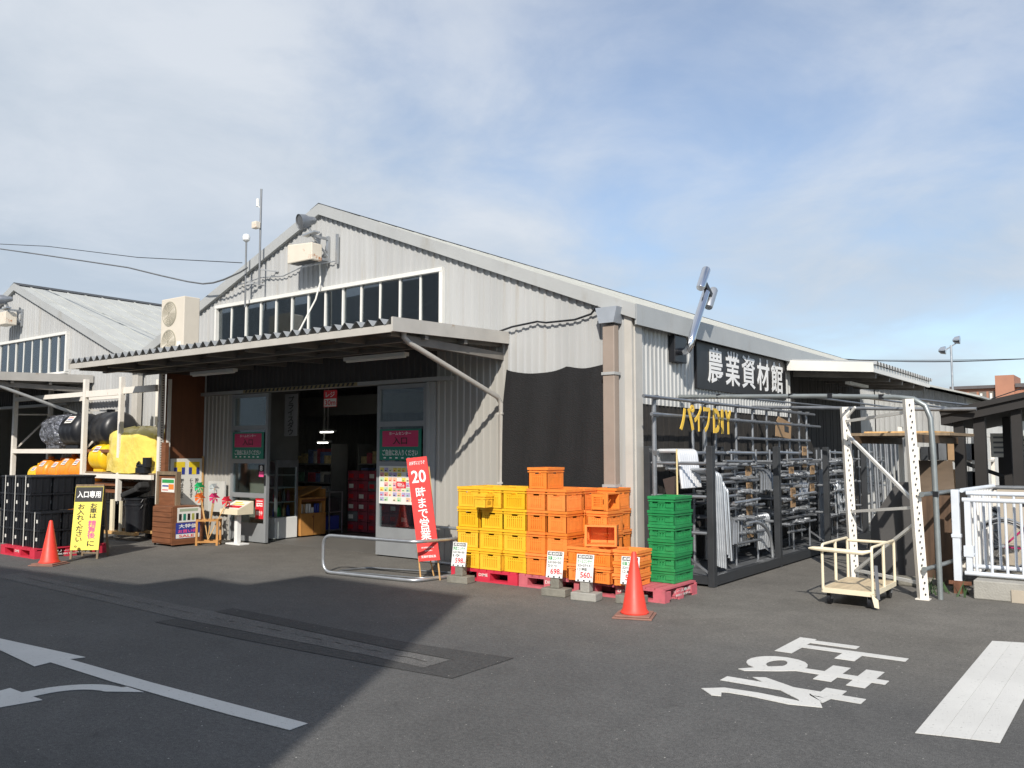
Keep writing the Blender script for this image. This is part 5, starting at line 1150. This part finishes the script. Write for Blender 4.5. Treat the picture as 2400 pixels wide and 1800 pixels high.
# bent pipes
def upipe(name, pts, r, m): a = MB(); a.tube(pts, r, 8); return a.build(name, m, None, smooth=True, local=True)
def fillet(p, r=.07, n=4):
    out = [Vector(p[0])]
    for i in range(1, len(p) - 1):
        q = Vector(p[i]); u = (Vector(p[i - 1]) - q).normalized() * r; v = (Vector(p[i + 1]) - q).normalized() * r
        for j in range(n + 1):
            f = j / n; out.append((q + u) * (1 - f) ** 2 + q * 2 * f * (1 - f) + (q + v) * f * f)
    return out + [Vector(p[-1])]
def bundle(src, n, loc, step, lab, grp, rz=0., jit=.0):
    tag(src, lab, 'pipe', grp); src.location = loc; src.rotation_euler = (0, 0, rz)
    for k in range(1, n): dup(src, Vector(loc) + Vector(step) * k + Vector((rk.uniform(-jit, jit), 0, rk.uniform(-jit, jit))), (0, 0, rz + rk.uniform(-.02, .02)), lab, grp)
bundle(upipe('bent_pipe', fillet([(-.34, 0, -.20), (-.30, 0, 0), (.0, 0, 0), (.10, -.10, -.46)], .05), .027, WHP), 9, (-4.74, 9.76, 1.60), (0, .060, 0), 'bright white bent pipe hanging in the top bundle on the first rack', 'white bent pipes')
bundle(upipe('bent_pipe', fillet([(-.6, 0, 0), (.0, 0, 0), (.06, -.05, -1.16)], .06), .018, GALV), 6, (-4.38, 9.95, 1.37), (0, .056, -.012), 'long bent pipe hanging to the deck at the first rack post', 'long bent pipes', jit=.012)
bundle(upipe('bent_pipe', fillet([(-.5, .3, 0), (.0, 0, 0), (.05, -.03, -.9)], .06), .018, GALV), 3, (-4.36, 10.22, 1.22), (0, .05, -.04), 'bent pipe hanging beside the long bent bundle of the first rack', 'shorter bent pipes', jit=.012)
bundle(upipe('bent_pipe', fillet([(-.3, 0, -.45), (-.28, 0, 0), (.0, 0, 0), (.03, 0, -.46)], .05), .022, GALV), 8, (-4.48, 11.62, .70), (0, .065, 0), 'low inverted U pipe in the row before the second post', 'low inverted U pipes')
tag(upipe('arched_pipe', [(-4.3, 10.84, .66), (-4.3, 11.1, .665), (-4.3, 11.3, .63), (-4.3, 11.5, .55), (-4.3, 11.64, .43), (-4.3, 11.70, .28), (-4.3, 11.72, .12)], .022, GALV), 'single arched pipe curving down to the deck before the second post', 'pipe')
bundle(upipe('bent_pipe', fillet([(.05, -.25, -.30), (.0, -.1, 0), (-.5, .25, .12)], .08), .018, GALVD), 8, (-4.40, 10.62, .72), (0, .055, 0), 'slanting dark bent pipe in the low middle bundle of the first rack', 'slanting bent pipes', jit=.01)
bundle(upipe('bent_pipe', fillet([(.05, -.25, -.25), (.0, -.1, 0), (-.5, .25, .12)], .08), .018, GALVD), 8, (-4.40, 11.72, 1.30), (0, .06, 0), 'slanting dark bent pipe high beside the second post', 'slanting bent pipes', jit=.01)
bundle(upipe('bent_pipe', fillet([(.05, -.22, -.26), (.0, -.02, 0), (-.4, .2, .10)], .10), .022, GALV), 5, (-4.38, 13.2, 1.12), (0, .085, 0), 'curved pale pipe in the bundle on the second rack', 'curved pale pipes', jit=.01)
bundle(upipe('straight_pipe', [(0, 0, 0), (.0, .03, 1.15)], .024, GALVM), 7, (-4.45, 14.32, .14), (0, .05, 0), 'upright straight pipe bundled at the third rack post', 'upright pipes', jit=.02)
bundle(upipe('straight_pipe', [(0, 0, 0), (-.05, .05, 1.75)], .022, GALVM), 8, (-4.2, 16.6, .0), (.035, .13, 0), 'tall upright pipe leaning between the farther racks', 'tall leaning pipes', jit=.02)
bundle(upipe('bent_pipe', fillet([(.02, 0, -.5), (.0, 0, 0), (-.5, 0, 0)], .05), .018, GALV), 10, (-4.38, 14.9, 1.05), (0, .11, 0), 'bent pipe hooked over the third rack rail', 'hooked pipes', jit=.03)
bundle(upipe('connector', [(0, -.05, 0), (0, .05, 0)], .03, GALVD), 14, (-4.5, 12.1, .66), (0, .12, 0), 'small pipe fitting lying on the low second rack tray', 'pipe fittings', jit=.03)
ft = MB(); ft.tube([(-.06, 0, 0), (.05, 0, 0)], .032, 10); ft.tube([(.0505, 0, 0), (.052, 0, 0)], .020, 10); ft.box(-.03, .01, -.05, .05, -.02, .02)
fitp = ft.build('pipe_fitting', GALV, None, smooth=True, local=True); ff = True
for i in range(3):
    for l, z in enumerate((.50, .68, .86, 1.02, 1.20, 1.38)):
        for k in range(5):
            loc = (-4.40 + rk.uniform(-.05, .02), Ys[i] + (1.3 if i == 0 else 1.15) + k * .13 + rk.uniform(-.03, .03), z + .05); lab = 'silvery pipe fitting on the %s level of the %s pipe rack' % (lv[l], names[i])
            if i == 0 and k > 2: continue
            if ff: fitp.location = loc; tag(fitp, lab, 'fitting', 'pipe fittings on the racks'); ff = False
            else: dup(fitp, loc, (rk.uniform(-.4, .4), rk.uniform(-.2, .2), rk.uniform(-.3, .3)), lab, 'pipe fittings on the racks')
a = MB(); a.box(-4.98, -4.36, 12.0, 13.9, .60, .615); tag(a.build('tray', GALVD), 'low steel tray of fittings on the second rack', 'tray')
t = thing('cardboard_sign', 'brown cardboard figure sign hanging above the second rack', 'sign', (-4.94, 13.95, 1.8)); a = MB(); a.prism([(-4.9, 13.60, 1.84), (-4.9, 14.3, 1.80), (-4.9, 14.35, 2.06), (-4.9, 14.0, 2.12), (-4.9, 13.75, 2.16), (-4.9, 13.62, 2.05)], (.01, 0, 0)); p_ = a.build('card', CARD, t)
a = MB(); a.prism([(-4.888, 14.0, 1.92), (-4.888, 14.2, 1.90), (-4.888, 14.2, 2.0), (-4.888, 14.0, 2.02)], (.002, 0, 0)); a.build('dark_print', SIGNB, p_)
t = thing('broom', 'broom with yellow stick standing behind the green crates', 'broom', (-4.6, 9.5, 0)); a = MB(); a.cyl((-4.60, 9.42, .1), (-4.62, 9.46, 1.62), .011, 8); a.build('stick', mat('bamboo', (.62, .50, .25), .5), t)
a = MB(); a.prism([(-4.72, 9.40, 1.02), (-4.78, 9.40, 1.26), (-4.62, 9.40, 1.30), (-4.64, 9.40, 1.02)], (0, .05, 0)); a.build('brush', mat('dark_bristle', (.05, .035, .03), .9), t)
# ------------------------------------------------------------------ white storage rack frame with boards
t = thing('storage_rack', 'tall white perforated storage rack frame with diagonal braces at right', 'rack', (-2.6, 11, 0))
ex = Vector((-.707, .707, 0)); ey = Vector((.707, .707, 0)); R0 = Vector((-2.09, 10.19, 0)); L0 = Vector((-3.07, 11.17, 0)); lean = Vector((-.075, -.03, 2.17)); leanL = Vector((-.05, -.02, 2.15))
for p, ln, nm in ((R0, lean, 'post'), (L0, leanL, 'post')):
    a = MB(); a.bar(p, p + ln, .095, .07, (.6, -.8, 0)); o = a.build('post', RACKW, t)
    d = ln.normalized(); fx = Vector((.8, .6, 0)); fn = fx.cross(d).normalized(); fn = fn if fn.y < 0 else -fn
    a = MB()
    for k in range(34):
        for e in (-.0, ):
            c = p + d * (.06 + k * .062) + fn * .0485 + fx * ((-1) ** k * .008); a.obox(c, fx, d, fn, .014, .020, .004)
    a.build('holes', DARKST, o)
    a = MB(); a.box(p.x - .07, p.x + .07, p.y - .06, p.y + .06, 0, .01); a.build('foot_plate', RACKW, o)
at2 = lambda p, ln, z: p + ln * (z / ln.z)
a = MB()
for zl, zr_ in ((1.97, 2.03), (.845, .985), (1.82, 1.03), (.10, .83), (.13, .17)): a.bar(at2(L0, leanL, zl), at2(R0, lean, zr_), .03, .034)
a.bar(at2(L0, leanL, 2.0), at2(L0, leanL, 2.14) + Vector((.16, -.12, 0)), .02, .03); a.build('brace', TRIMW, t)
for p in (Vector((-2.20, 13.32, 0)), Vector((-2.95, 13.3, 0))):
    a = MB(); a.box(p.x - .03, p.x + .03, p.y - .03, p.y + .03, 0, 1.95); a.build('post', RACKW, t)
a = MB(); a.bar((-3.05, 11.2, 1.74), (-2.95, 13.3, 1.74), .05, .09); a.bar((-2.12, 10.25, 1.74), (-2.20, 13.25, 1.74), .05, .09); a.build('beam', mat('dark_beam', (.09, .055, .03), .6), t)
a = MB(); a.prism([(-3.12, 11.35, 1.79), (-2.0, 11.55, 1.79), (-1.92, 12.75, 1.79), (-3.0, 13.3, 1.79)], (0, 0, .035)); tag(a.build('plywood_boards', OLDW), 'brown plywood boards lying on the white rack frame', 'boards')
a = MB(); a.prism([(-3.0, 11.55, 1.828), (-2.2, 11.7, 1.828), (-2.1, 12.4, 1.828), (-2.9, 12.9, 1.828)], (0, 0, .02)); tag(a.build('plank', WOODL), 'pale yellow plank edge on top of the plywood boards', 'plank')
GREYP = mat('charcoal_panel', (.058, .056, .055), .6, 0, .12, 2)
t = thing('charcoal_sheet', 'large charcoal sheet leaning behind the white rack frame', 'sheet', (-2.7, 11.6, 0)); a = MB(); a.prism([(-3.0, 11.50, .0), (-2.36, 11.50, .0), (-2.36, 11.62, 1.21), (-2.64, 11.62, 1.21), (-2.95, 11.58, .72)], (0, .03, 0)); a.build('panel', GREYP, t)
a = MB(); a.prism([(-3.05, 11.66, .35), (-2.40, 11.66, .35), (-2.40, 11.72, 1.0), (-2.72, 11.72, 1.0)], (0, .02, 0)); tag(a.build('charcoal_board', GREYP), 'smaller charcoal board behind the large leaning sheet', 'sheet')
t = thing('metal_bin', 'rusty brown metal bin with a sloping lid behind the bent pipe', 'bin', (-2.1, 11.9, 0)); a = MB(); a.prism([(-2.33, 11.40, 0), (-1.97, 11.40, 0), (-1.97, 11.40, 1.10), (-2.33, 11.40, 1.10)], (-.15, .8, 0)); a.build('body', mat('rusty_brown_panel', (.10, .06, .036), .7, .1, .45, 3, stretch=(5, 5, .5)), t)
a = MB(); a.prism([(-2.36, 11.36, 1.10), (-1.94, 11.36, 1.10), (-2.10, 12.22, 1.45), (-2.52, 12.22, 1.45)], (0, 0, .025)); a.build('lid', mat('brown_lid', (.16, .12, .085), .5, .2, .2, 3), t)
a = MB(); a.box(-2.55, -2.34, 11.44, 12.2, 0, 1.08); a.build('side_cover', GREYP, t)
st_ = MB(); st_.box(-2.62, -2.15, 11.05, 11.25, 0, .10); tag(st_.build('stone_block', CONCD, bevel=.02), 'low mossy kerb stone behind the trolley', 'stone')
wd = MB(); rw = random.Random(8)
for k in range(34):
    x = -2.0 + rw.uniform(-.22, .25); y = 10.6 + rw.uniform(-.15, .5); h = rw.uniform(.06, .22); a_ = rw.uniform(0, 6.28); dx, dy = math.cos(a_) * .012, math.sin(a_) * .012; wd.add([(x - dx, y - dy, 0), (x + dx, y + dy, 0), (x + rw.uniform(-.09, .09), y + rw.uniform(-.06, .06), h)], [(0, 1, 2)])
o = wd.build('weeds', mat('weed_green', (.04, .08, .028), .6, 0, .3, 5)); tag(o, 'tufts of green weeds at the foot of the bent pipe', 'weeds', kind='stuff')
# ------------------------------------------------------------------ platform trolley
t = thing('platform_trolley', 'cream tubular platform trolley parked before the white rack frame', 'trolley', (-2.63, 9.8, 0)); A_, B_, C_, D_ = [Vector(p) for p in ((-2.86, 9.24, 0), (-2.36, 9.22, 0), (-2.36, 10.14, 0), (-2.86, 10.16, 0))]
U = lambda p, z: p + Vector((0, 0, z))
a = MB(); a.prism([U(A_, .165), U(B_, .165), U(C_, .165), U(D_, .165)], (0, 0, .014)); a.build('wooden_deck', mat('worn_trolley_board', (.50, .40, .26), .6, 0, .2, 4, stretch=(6, 1, 1)), t)
a = MB()
for p, q in ((A_, B_), (B_, C_), (C_, D_), (D_, A_)): a.bar(U(p, .152), U(q, .152), .028, .05)
a.build('deck_frame', CREAM, t)
a = MB(); zt = .62
for p, q in ((A_, D_), (B_, C_)):
    m_ = p.lerp(q, .5); a.tube(fillet([U(p, .16), U(p, zt), U(q, zt), U(q, .16)], .035, 3), .0145, 8); a.cyl(U(m_, .16), U(m_, zt), .016, 8)
a.cyl(U(D_, zt - .03), U(C_, zt - .03), .016, 8); a.build('rails', CREAM, t, smooth=True)
a = MB(); a.tube([U(A_, zt - .045) + Vector((-.13, -.03, 0)), U(A_, zt - .045) + Vector((-.09, -.034, .003)), U(A_, zt - .045) + Vector((.0, -.035, 0)), U(B_, zt - .05) + Vector((-.08, -.035, -.005)), U(B_, zt - .035)], .022, 8, True, [.008, .018, .024, .024, .012]); a.build('push_bar', CREAM, t, smooth=True)
a = MB(); a.bar(U(B_, .10) + Vector((.045, .03, 0)), U(B_, .44) + Vector((.03, .03, 0)), .030, .016); a.build('brake_lever', mat('grey_lever', (.14, .15, .17), .5), t)
a = MB(); a.prism([U(B_, .16) + Vector((-.01, -.03, 0)), U(B_, .10) + Vector((.055, -.02, 0)), U(B_, .02) + Vector((.06, -.02, 0)), U(B_, .03) + Vector((.02, -.03, 0))], (.0, .012, 0)); a.build('brake_plate', CREAM, t)
for p in (A_, B_, C_, D_):
    c = p + (A_ + B_ + C_ + D_) * -.25; c = p - c.normalized() * .09 * 1; a = MB(); a.lathe([(.02, -.02), (.062, -.017), (.062, .017), (.02, .02)], (c.x, c.y, .062), 18, 'x'); w_ = a.build('wheel', BLACK, t, smooth=True)
    a = MB(); a.lathe([(.028, -.0195), (.028, .0195)], (c.x, c.y, .062), 14, 'x'); a.box(c.x - .03, c.x - .022, c.y - .02, c.y + .02, .06, .13); a.box(c.x + .022, c.x + .03, c.y - .02, c.y + .02, .06, .13); a.build('fork', GALV, w_)
# ------------------------------------------------------------------ low wall, gate, tan wall, bicycle shelter
lw_ = thing('retaining_wall', 'low grey concrete retaining wall under the white gate', 'wall', (1.2, 10.7, 0)); a = MB(); a.box(-1.66, 5, 10.56, 10.80, 0, .20); a.build('concrete', CONC, lw_, bevel=.012); a = MB(); a.box(-1.30, 5, 10.545, 10.56, 0, .13); a.build('pale_patch', TAN, lw_)
a = MB(); a.box(-1.66, 9, 10.80, 22, 0, .195); tag(a.build('path', CONCD), kind='structure')
gt = thing('folding_gate', 'white folding gate with double rails and paired balusters', 'gate', (-1.4, 10.9, .2)); GW = mat('cool_white_paint', (.60, .64, .69), .4, 0, .05, 5)
a = MB(); a.box(-1.90, -1.82, 10.86, 10.94, .12, 1.16); a.box(-1.91, -1.81, 10.85, 10.95, .62, .66); gp = a.build('gate_post', GW, gt, bevel=.006); a = MB(); a.box(-1.90, -1.82, 10.83, 10.98, .0, .12); a.box(-1.95, -1.72, 10.84, 10.86, .10, .14); a.build('rusty_foot', mat('rust', (.16, .07, .04), .8, .2, .4, 9), gp)
for y, zt_, zb_, off, nm in ((10.84, 1.05, .235, 0, 'front'), (10.98, 1.12, .30, .07, 'rear')):
    a = MB()
    for z in (zt_, zb_): a.cyl((-1.78 + off * .3, y, z), (2.5, y, z), .026, 10)
    a.build('rail', GW, gt, smooth=True)
    a = MB()
    for k in range(28): a.cyl((-1.66 + off + k * .15, y, zb_), (-1.66 + off + k * .15, y, zt_), .015, 8)
    a.build('balusters', GW, gt, smooth=True)
a = MB(); a.box(-1.76, -1.70, 10.82, 10.86, .24, 1.04); a.box(-1.78, -1.68, 10.81, 10.87, .42, .54); a.cyl((-1.79, 10.85, .45), (-1.66, 10.85, .45), .014); a.build('latch_stile', GW, gt)
sg = thing('side_fence', 'white slatted side fence running back from the gate post', 'fence', (-1.75, 11.5, .2)); a = MB()
for k in range(9): a.box(-1.76 + k * .012, -1.73 + k * .012, 11.05 + k * .10, 11.11 + k * .10, .2, 1.14)
a.build('slats', WHITE, sg); a = MB(); a.cyl((-1.80, 10.95, 1.15), (-1.62, 12.0, 1.17), .025); a.build('rail', GW, sg, smooth=True)
tw = MB(); tw.box(-1.62, 9, 12.28, 12.42, .19, 1.12); tag(tw.build('tan_wall', TAN), 'tan rendered wall behind the gate and bicycles', 'wall')
cp_ = MB(); cp_.cyl((-1.66, 12.3, 1.14), (9, 12.3, 1.20), .03); tag(cp_.build('pipe_rail', GALVD, smooth=True), 'grey pipe rail along the top of the tan wall', 'rail')
bs = thing('bicycle_shelter', 'dark bicycle shelter with thick posts and a low sloping roof', 'shelter', (0, 14, 0)); SH = mat('dark_brown_steel', (.018, .016, .015), .7, .0, .2, 3)
a = MB()
zf = lambda x: 2.10 + .215 * (x + 2.34)
a.prism([(-2.36, 13.0, zf(-2.36) - .14), (4.5, 13.0, zf(4.5) - .14), (4.5, 13.0, zf(4.5)), (-2.36, 13.0, zf(-2.36))], (0, 3.4, 0)); a.build('roof', SH, bs)
a = MB()
for k in range(30): a.box(-2.1 + k * .22, -1.96 + k * .22, 16.2, 16.23, .2, 1.75)
a.box(-2.1, 4.4, 16.24, 16.27, .5, .56); a.box(-2.1, 4.4, 16.24, 16.27, 1.4, 1.46); a.build('added_back_slats', SH, bs)  # slats added to darken the view through the shelter
a = MB(); a.bar((-2.36, 12.98, zf(-2.36) + .02), (4.5, 12.98, zf(4.5) + .02), .05, .07); a.build('gutter', SH, bs)
for x, y, w_ in ((-2.16, 13.1, .13), (-1.91, 13.1, .14), (-1.72, 14.2, .10), (-1.47, 13.1, .12), (-1.2, 15, .1), (-.5, 13.1, .13), (.8, 13.1, .13)):
    a = MB(); a.box(x - w_ / 2, x + w_ / 2, y, y + w_, .19, zf(x) - .145); a.build('post', SH, bs)
a = MB(); a.bar((-2.2, 13.4, 1.45), (-1.6, 15.8, 1.05), .03, .05); a.build('brace', SH, bs)
for x, y, z, lab in ((-1.55, 15.2, 1.45, 'white notice board deep in the bicycle shelter'), (-1.98, 15.6, 1.5, 'second white notice board between the shelter posts')):
    a = MB(); a.box(x - .14, x + .14, y, y + .02, z, z + .38); o = a.build('notice_board', PAPER); tag(o, lab, 'notice'); a = MB()
    for k in range(4): a.box(x - .1, x + .1, y - .004, y - .001, z + .06 + k * .08, z + .09 + k * .08)
    a.build('print_lines', GALVD, o)
def bicycle(loc, rz, col, label):
    t = thing('bicycle', label, 'bicycle', loc, rz, 'bicycles'); r = .29
    for x in (-.5, .5):
        a = MB(); a.tube([Vector((x + r * math.cos(q * math.pi / 14), 0, r + .012 + r * math.sin(q * math.pi / 14))) for q in range(29)], .014, 8); w_ = a.build('wheel', BLACK, t, smooth=True, local=True)
        a = MB(); a.tube([Vector((x + (r - .022) * math.cos(q * math.pi / 14), 0, r + .012 + (r - .022) * math.sin(q * math.pi / 14))) for q in range(29)], .007, 6)
        for q in range(18): a.tube([(x, .02 * (-1) ** q, r + .012), (x + (r - .02) * math.cos(q * .349), 0, r + .012 + (r - .02) * math.sin(q * .349))], .0016, 3)
        a.cyl((x, -.04, r + .012), (x, .04, r + .012), .018); a.build('spokes', GALV, w_, local=True)
        a = MB(); a.tube([Vector((x + (r + .028) * math.cos(q), 0, r + .012 + (r + .028) * math.sin(q))) for q in [math.radians(v) for v in range(10, 175, 15)]], .012, 6); a.build('mudguard', GALV, t, smooth=True, local=True)
    a = MB(); h, bb, hd, st = Vector((.5, 0, r)), Vector((-.06, 0, .27)), Vector((.36, 0, .72)), Vector((-.20, 0, .70))
    a.cyl(hd, bb, .02); a.cyl(hd + Vector((0, 0, -.1)), bb + Vector((0, 0, .12)), .016); a.cyl(st, bb, .017); a.cyl(bb, (-.5, 0, r), .013); a.cyl(st - Vector((0, 0, .1)), (-.5, 0, r), .011); a.cyl(hd + Vector((-.02, 0, .12)), (.5, 0, r), .016); a.build('frame', col, t, smooth=True, local=True)
    a = MB(); a.tube([(.18, -.26, .86), (.30, -.22, .88), (.35, 0, .86), (.30, .22, .88), (.18, .26, .86)], .012, 8); a.build('handlebar', GALV, t, smooth=True, local=True)
    a = MB(); a.prism([(-.32, -.09, .76), (-.32, .09, .76), (-.02, .025, .77), (-.02, -.025, .77)], (0, 0, .05)); a.build('saddle', BLACK, t, local=True, bevel=.015)
    a = MB(); a.cyl((-.06, -.09, .27), (-.06, .09, .27), .015); a.bar((-.06, .08, .27), (.06, .08, .14), .012, .02); a.bar((-.06, -.08, .27), (-.18, -.08, .40), .012, .02); a.build('crank', GALVD, t, local=True)
    for z in (.80, .86, .92, .98):
        pass
    a = MB()
    for k in range(6):
        a.bar((.42, -.14 + k * .056, .66), (.42, -.16 + k * .064, .88), .004, .004); a.bar((.64, -.14 + k * .056, .66), (.66, -.16 + k * .064, .88), .004, .004); a.bar((.42, -.14 + k * .056, .66), (.64, -.14 + k * .056, .66), .004, .004)
    for z, e in ((.88, .02), (.77, .01)):
        for p, q in (((.42, -.15), (.66, -.15)), ((.66, -.15), (.66, .16)), ((.66, .16), (.42, .16)), ((.42, .16), (.42, -.15))): a.bar((p[0], p[1], z), (q[0], q[1], z), .008, .008)
    a.build('basket', GALVD, t, local=True)
    return t
MAG = mat('magenta_enamel', (.42, .02, .12), .3, .1, .05, 5)
bicycle((-.98, 11.55, .197), .12, MAG, 'bicycle with magenta frame behind the white gate')
bicycle((-1.5, 13.9, .197), .3, GALV, 'silver bicycle standing inside the dark shelter')
bicycle((-.2, 14.6, .197), .2, DARKST, 'dark bicycle deeper in the shelter')
# ------------------------------------------------------------------ beyond
lt = thing('storage_lean_to', 'grey roofed corrugated lean-to store beyond the side canopy', 'shed', (-4.4, 26, 0)); a = MB(); S2 = lambda u, z, o: Vector((u, 21 - o, z)); m = corr(-5.18, -3.3, lambda u: 0, lambda u: 2.78 + .28 * (-3.3 - u) / 1.0 * 1.0, S2, .115); a.add(m.v, m.f)
S3 = lambda u, z, o: Vector((-3.3 + o, u, z)); m = corr(21, 37, lambda u: 0, lambda u: 2.78, S3, .115); a.add(m.v, m.f); a.build('wall', SIDE, lt)
a = MB(); a.prism([(-5.15, 20.6, 3.36), (-2.95, 20.6, 2.74), (-2.95, 37.5, 2.74), (-5.15, 37.5, 3.36)], (0, 0, .04)); a.build('roof', ROOF, lt)
fs_ = thing('goods_rack', 'far rack of pale goods beyond the white frame', 'rack', (-3.2, 17.5, 0)); a = MB()
for y in (16.5, 18.6):
    for x in (-3.5, -2.5): a.box(x - .03, x + .03, y - .03, y + .03, 0, 1.9)
for z in (.4, .9, 1.4, 1.86): a.box(-3.53, -2.47, 16.5, 18.6, z, z + .04)
a.build('frame', RACKW, fs_); rg = random.Random(6)
for z in (.44, .94, 1.44):
    for k in range(7):
        a = MB(); x = -3.48 + k * .145; a.box(x, x + .125, 16.47, 16.9, z, z + rg.uniform(.15, .38)); tag(a.build('package', [PAPER, GALVD, CARD, DARKST, INKB, BLACK][rg.randrange(6)]), 'small package on the far rack of pale goods', 'package', 'packages on the far rack')
ap = thing('apartment_building', 'distant low orange apartment block with a square tower', 'building', (-9.5, 84, 0)); a = MB(); a.box(-13.4, -5.5, 80, 90, 0, 6.75); a.box(-10.3, -8.95, 79.6, 84, 0, 7.75); a.build('wall', ORB, ap)
a = MB(); a.box(-13.7, -10.2, 79.7, 90.3, 6.75, 7.0); a.prism([(-13.7, 79.7, 7.0), (-10.3, 79.7, 7.0), (-10.6, 83, 7.2), (-13.0, 83, 7.2)], (0, .01, 0)); a.box(-8.9, -5.2, 79.7, 90.3, 6.75, 7.05); a.build('roof', mat('dark_tile', (.10, .09, .09), .7), ap)
for k in range(4):
    a = MB(); x = -13.0 + k * .72; a.box(x, x + .55, 79.97, 79.995, 5.6, 6.5); o = a.build('window', mat('balcony_shade', (.16, .14, .12), .6), ap); a = MB(); a.box(x + .08, x + .25, 79.95, 79.97, 5.6, 6.35); a.build('pane', PAPER, o)
fp = thing('floodlight_pole', 'distant pole with two floodlights above the roofs at right', 'lamp post', (-7.55, 45, 0)); a = MB(); a.cyl((-7.6, 45, 0), (-7.6, 45, 6.62), .05); a.bar((-7.95, 45, 6.35), (-7.3, 45, 6.75), .05, .05); a.build('pole', GALV, fp)
for x, z in ((-7.95, 6.40), (-7.32, 6.85)):
    a = MB(); a.lathe([(.05, -.2), (.16, -.1), (.20, .12), (.02, .14)], (x, 45, z), 14, 'x'); a.build('lamp_head', CHROME, fp, smooth=True)
for k, (p0, p1, sg_, r) in enumerate((((-18, 60, 8.05), (4, 60, 8.1), .9, .02), ((-18, 60, 7.95), (4, 60, 7.6), .6, .025), ((-18, 61, 8.0), (4, 61, 7.2), .3, .02), ((-5.6, 39.5, 3.6), (4, 34, 7.2), .25, .02))):
    cable('power_line', catenary(p0, p1, sg_), r, DARKST, ['highest distant power line right of the ridge', 'thicker distant power line just below the highest', 'lowest distant power line right of the ridge', 'slanting power line rising steeply above the grey roof'][k], 'power line', 'distant power lines')
hs = thing('house', 'distant pale house low beyond the apartment block', 'house', (2, 70, 0)); a = MB(); a.box(-3, 6, 70, 78, 0, 4.4); a.build('wall', TAN, hs); a = MB(); a.prism([(-3.4, 69.6, 4.4), (6.4, 69.6, 4.4), (6.4, 74, 6.0), (-3.4, 74, 6.0)], (0, .1, 0)); a.prism([(-3.4, 78.4, 4.4), (6.4, 78.4, 4.4), (6.4, 74.1, 6.0), (-3.4, 74.1, 6.0)], (0, .1, 0)); a.build('roof', ROOF, hs)
